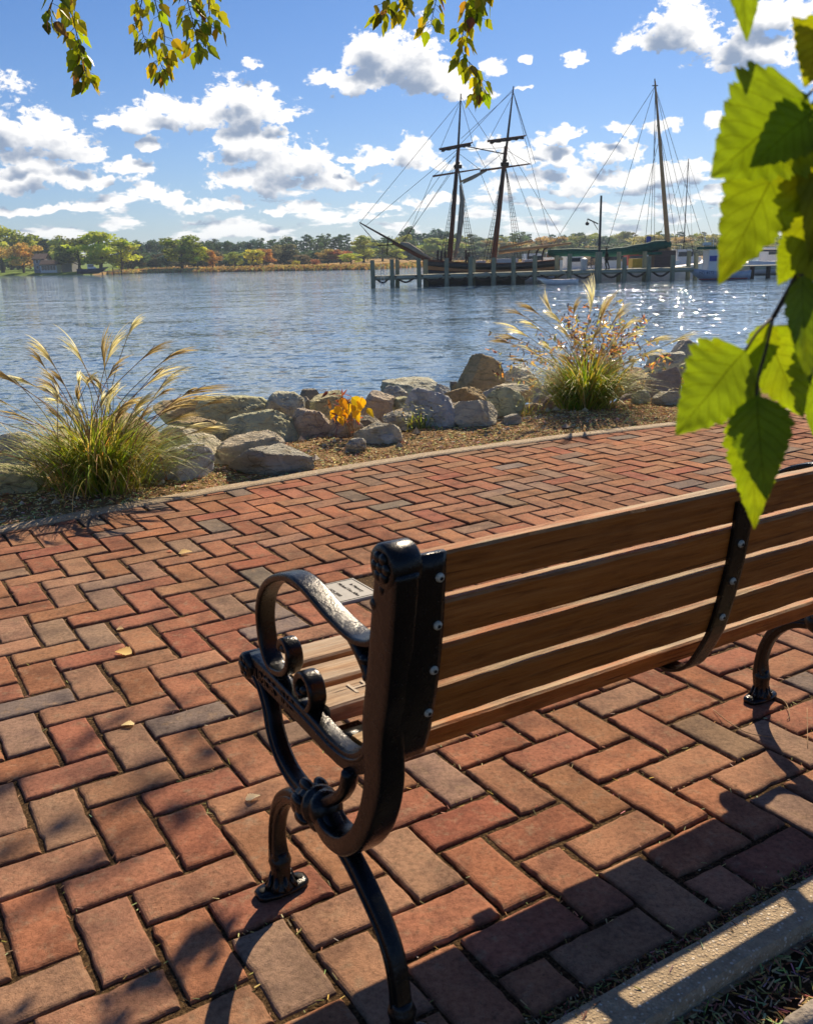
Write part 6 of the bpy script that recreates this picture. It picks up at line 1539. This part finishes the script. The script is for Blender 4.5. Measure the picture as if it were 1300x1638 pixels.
m_ = MB(); m_.tube([B(1128, 396), B(1126, 372)], .03, 6); m_.tube([B(1140, 396), B(1141, 380)], .03, 6); m_.box(B(1130, 390), (.6, .5, .25)); m_.build('mast', M['white_paint'], wbt)
# thin far masts
def bare_mast(px, top, Y, label, hcol='white_paint', lean=0):
    o0 = Vector((X_(px, Y), Y, WATER)); root = empty('sailboat', o0); tag(root, label, 'boat')
    m_ = MB(); hull(m_, 9, 2.6, 1.3, .2); m_.build('hull', M[hcol], root, True)
    z = atY(px, top, Y).z - WATER; m_ = MB(); m_.tube([(0, 0, .9), (lean, 0, z)], [.07, .045], 8); m_.build('mast', M['black_metal'], root)
    m_ = MB()
    for x in (-4, -1.2, 1.2, 4.4): m_.tube([(x, 0, 1.3), (lean, 0, z * .98)], .014, 4, False)
    m_.build('rigging', M['rope'], root)
    m_ = MB(); m_.tube([(0, 0, 2.3), (-3.6, 0, 2.4)], .13, 8); m_.build('boom', M['navy_paint'], root)
    m_ = MB(); m_.box((.6, 0, 1.55), (2.6, 1.5, .6)); m_.build('cabin', M['white_paint'], root)
bare_mast(1091, 254, 112, 'sailboat far behind, its thin mast showing right of the leaning mast')
bare_mast(1262, 332, 96, 'sailboat with a dark mast seen through the birch leaves at the right edge')
# tall pole with an arm
DPY = PY + 2.4; o0 = Vector((X_(957, DPY), DPY, pier_z(957))); lp = empty('lamp_pole', o0); tag(lp, 'tall dark pole with a short slanted arm and hanging lamp, on the pier', 'lamp post')
m_ = MB(); m_.tube([(0, 0, 0), (.03, 0, atY(957, 313, DPY).z - o0.z)], [.13, .09], 8); m_.build('pole', M['black_metal'], lp)
q0, q1 = atY(956, 358, DPY) - o0, atY(939, 350, DPY) - o0
m_ = MB(); m_.tube([q0, q1], .06, 6); m_.tube([q0 + Vector((0, 0, -.5)), q0.lerp(q1, .5)], .03, 5); m_.build('arm', M['black_metal'], lp)
m_ = MB(); m_.tube([q1, q1 - Vector((0, 0, .25))], .025, 5); m_.lathe(q1 - Vector((0, 0, .25)), (0, 0, -1), [(0, .05), (.08, .16), (.2, .17), (.3, .10)], 10); m_.build('lamp', M['black_metal'], lp)
# things on the pier
def on_pier(px, dy=1.3): return Vector((X_(px, PY + dy), PY + dy, pier_z(px)))
bn = empty('litter_bin', on_pier(933)); tag(bn, 'pale blue litter bin on the pier left of the tall pole', 'bin')
m_ = MB(); m_.lathe((0, 0, 0), (0, 0, 1), [(0, .24), (.02, .26), (.8, .30), (.84, .31), (.86, .30)], 14); m_.build('body', M['blue_paint'], bn); m_ = MB(); m_.lathe((0, 0, .86), (0, 0, 1), [(0, .31), (.08, .27), (.16, .10)], 14); m_.build('lid', M['white_paint'], bn)
po_ = empty('power_pedestal', on_pier(897, .5)); tag(po_, 'white power pedestal standing on the pier above the grey dinghy', 'pedestal')
m_ = MB(); m_.box((0, 0, .45), (.22, .22, .9), bev=.02); m_.build('post', M['white_paint'], po_); m_ = MB(); m_.box((0, 0, 1.0), (.26, .26, .2), bev=.03); m_.build('cap', M['tan_paint'], po_)
def bicycle(px, label, rz):
    root = empty('bicycle', on_pier(px, 1.8), rz); tag(root, label, 'bicycle', 'bicycles on the pier')
    for x in (-.52, .52):
        m_ = MB(); n = 20; m_.tube([(x + .33 * math.cos(2 * PI * k / n), 0, .34 + .33 * math.sin(2 * PI * k / n)) for k in range(n + 1)], .022, 6, False)
        for k in range(8): m_.tube([(x, 0, .34), (x + .32 * math.cos(2 * PI * k / 8), 0, .34 + .32 * math.sin(2 * PI * k / 8))], .006, 4, False)
        m_.build('wheel', M['black_metal'], root)
    m_ = MB()
    for a, b in (((-.52, 0, .34), (-.12, 0, .34)), ((-.12, 0, .34), (-.22, 0, .86)), ((-.52, 0, .34), (-.20, 0, .78)), ((-.12, 0, .34), (.34, 0, .78)), ((-.2, 0, .78), (.34, 0, .84)), ((.32, 0, .90), (.52, 0, .34))): m_.tube([a, b], .022, 6)
    m_.build('frame', M['navy_paint'], root); m_ = MB(); m_.box((-.24, 0, .9), (.26, .13, .06), bev=.02); m_.build('saddle', M['black_metal'], root)
    m_ = MB(); m_.tube([(.30, -.28, .98), (.33, -.1, .95), (.33, .1, .95), (.30, .28, .98)], .016, 6); m_.build('handlebar', M['black_metal'], root)
bicycle(942, 'dark bicycle leaning on the pier beside the pale blue litter bin', .5); bicycle(948, 'dark bicycle leaning on the pier nearest the tall pole', -.5)
# person walking on the pier
pe = empty('person', on_pier(969, .9)); tag(pe, 'person in white shirt and dark trousers walking on the pier beside the tall pole', 'person')
def skin(name, chain, mat, parent, lv=2):
    """chain: verts [(co, radius)], edges"""
    vs, es = chain; me = bpy.data.meshes.new(name); me.from_pydata([v for v, _ in vs], es, [])
    me.materials.append(mat); o = bpy.data.objects.new(name, me); COL.objects.link(o); o.parent = parent
    o.modifiers.new('skin', 'SKIN').use_smooth_shade = True
    for i, (_, r_) in enumerate(vs):
        me.skin_vertices[0].data[i].radius = (r_, r_) if not isinstance(r_, tuple) else r_
    me.skin_vertices[0].data[0].use_root = True
    sd = o.modifiers.new('sub', 'SUBSURF'); sd.levels = lv; sd.render_levels = lv; return o
pb_ = [((0, 0, .92), (.13, .10)), ((0, 0, 1.12), (.125, .095)), ((0, 0, 1.32), (.16, .11)), ((0, 0, 1.44), (.09, .08)), ((-.01, 0, 1.52), .055), ((-.03, 0, 1.60), (.082, .075)), ((-.03, 0, 1.70), (.078, .072)),
       ((0, -.09, .86), .095), ((-.10, -.09, .48), .062), ((.02, -.09, .08), .042), ((-.10, -.09, .045), .04), ((0, .09, .86), .095), ((.16, .09, .50), .062), ((.28, .09, .12), .042), ((.19, .09, .05), .04),
       ((0, -.19, 1.38), .065), ((.10, -.24, 1.12), .045), ((-.02, -.24, .90), .035), ((-.07, -.24, .82), .035), ((0, .19, 1.38), .065), ((-.06, .24, 1.12), .045), ((-.20, .22, .96), .035), ((-.26, .21, .90), .035)]
pe_ = [(0, 1), (1, 2), (2, 3), (3, 4), (4, 5), (5, 6), (0, 7), (7, 8), (8, 9), (9, 10), (0, 11), (11, 12), (12, 13), (13, 14), (2, 15), (15, 16), (16, 17), (17, 18), (2, 19), (19, 20), (20, 21), (21, 22)]
skin('body', (pb_, pe_), M['skin'], pe)
sel = lambda ids, k: ([(pb_[i][0], tuple(q * k for q in pb_[i][1]) if isinstance(pb_[i][1], tuple) else pb_[i][1] * k) for i in ids], [(ids.index(a), ids.index(b)) for a, b in pe_ if a in ids and b in ids])
skin('shirt', sel([1, 0, 2, 3, 15, 16, 19, 20], 1.16), M['white_shirt'], pe); skin('trousers', sel([0, 7, 8, 9, 11, 12, 13], 1.2), M['dark_trousers'], pe)
m_ = MB(); m_.ball((-.015, 0, 1.73), .095, 1.0, .95, .75); m_.build('hair', M['hair'], pe, True)
for yy, x in ((-.09, -.05), (.09, .24)):
    m_ = MB(); m_.ball((x, yy, .045), .06, 2.1, .8, .8); m_.build('shoe', M['black_metal'], pe, True)
# blue sail bag on a frame, beyond the sailboat
bp = empty('sail_bag', Vector((X_(1037, 95), 95, WATER))); tag(bp, 'blue canvas panel on a frame behind the green sail cover', 'canvas')
q0, q1 = atY(1033, 391, 95) - bp.location, atY(1041, 378, 95) - bp.location
m_ = MB(); m_.box(((q0.x + q1.x) / 2, 0, (q0.z + q1.z) / 2), (q1.x - q0.x, .25, q1.z - q0.z), bev=.04); m_.build('panel', M['blue_panel'], bp)
m_ = MB(); m_.tube([((q0.x + q1.x) / 2, .2, .2), ((q0.x + q1.x) / 2, .2, q1.z)], .06, 6); m_.build('frame', M['white_paint'], bp)

# ================================================================== AUTUMN AIR
hb_ = MB(); hb_.box((0, 600, 19.7), (3000, 2400, 46.6))
hz = hb_.build('haze', M['rope']); hz['kind'] = 'stuff'
hm = bpy.data.materials.new('haze_air'); hm.use_nodes = True; ht_ = hm.node_tree; ht_.nodes.clear()
ho = nd(ht_, 'ShaderNodeOutputMaterial'); hv = nd(ht_, 'ShaderNodeVolumePrincipled', {'Color': (.62, .80, 1.0, 1), 'Density': .00026, 'Anisotropy': .2})
ht_.links.new(hv.outputs[0], ho.inputs['Volume']); hz.data.materials.clear(); hz.data.materials.append(hm)
sc.cycles.volume_bounces = 0
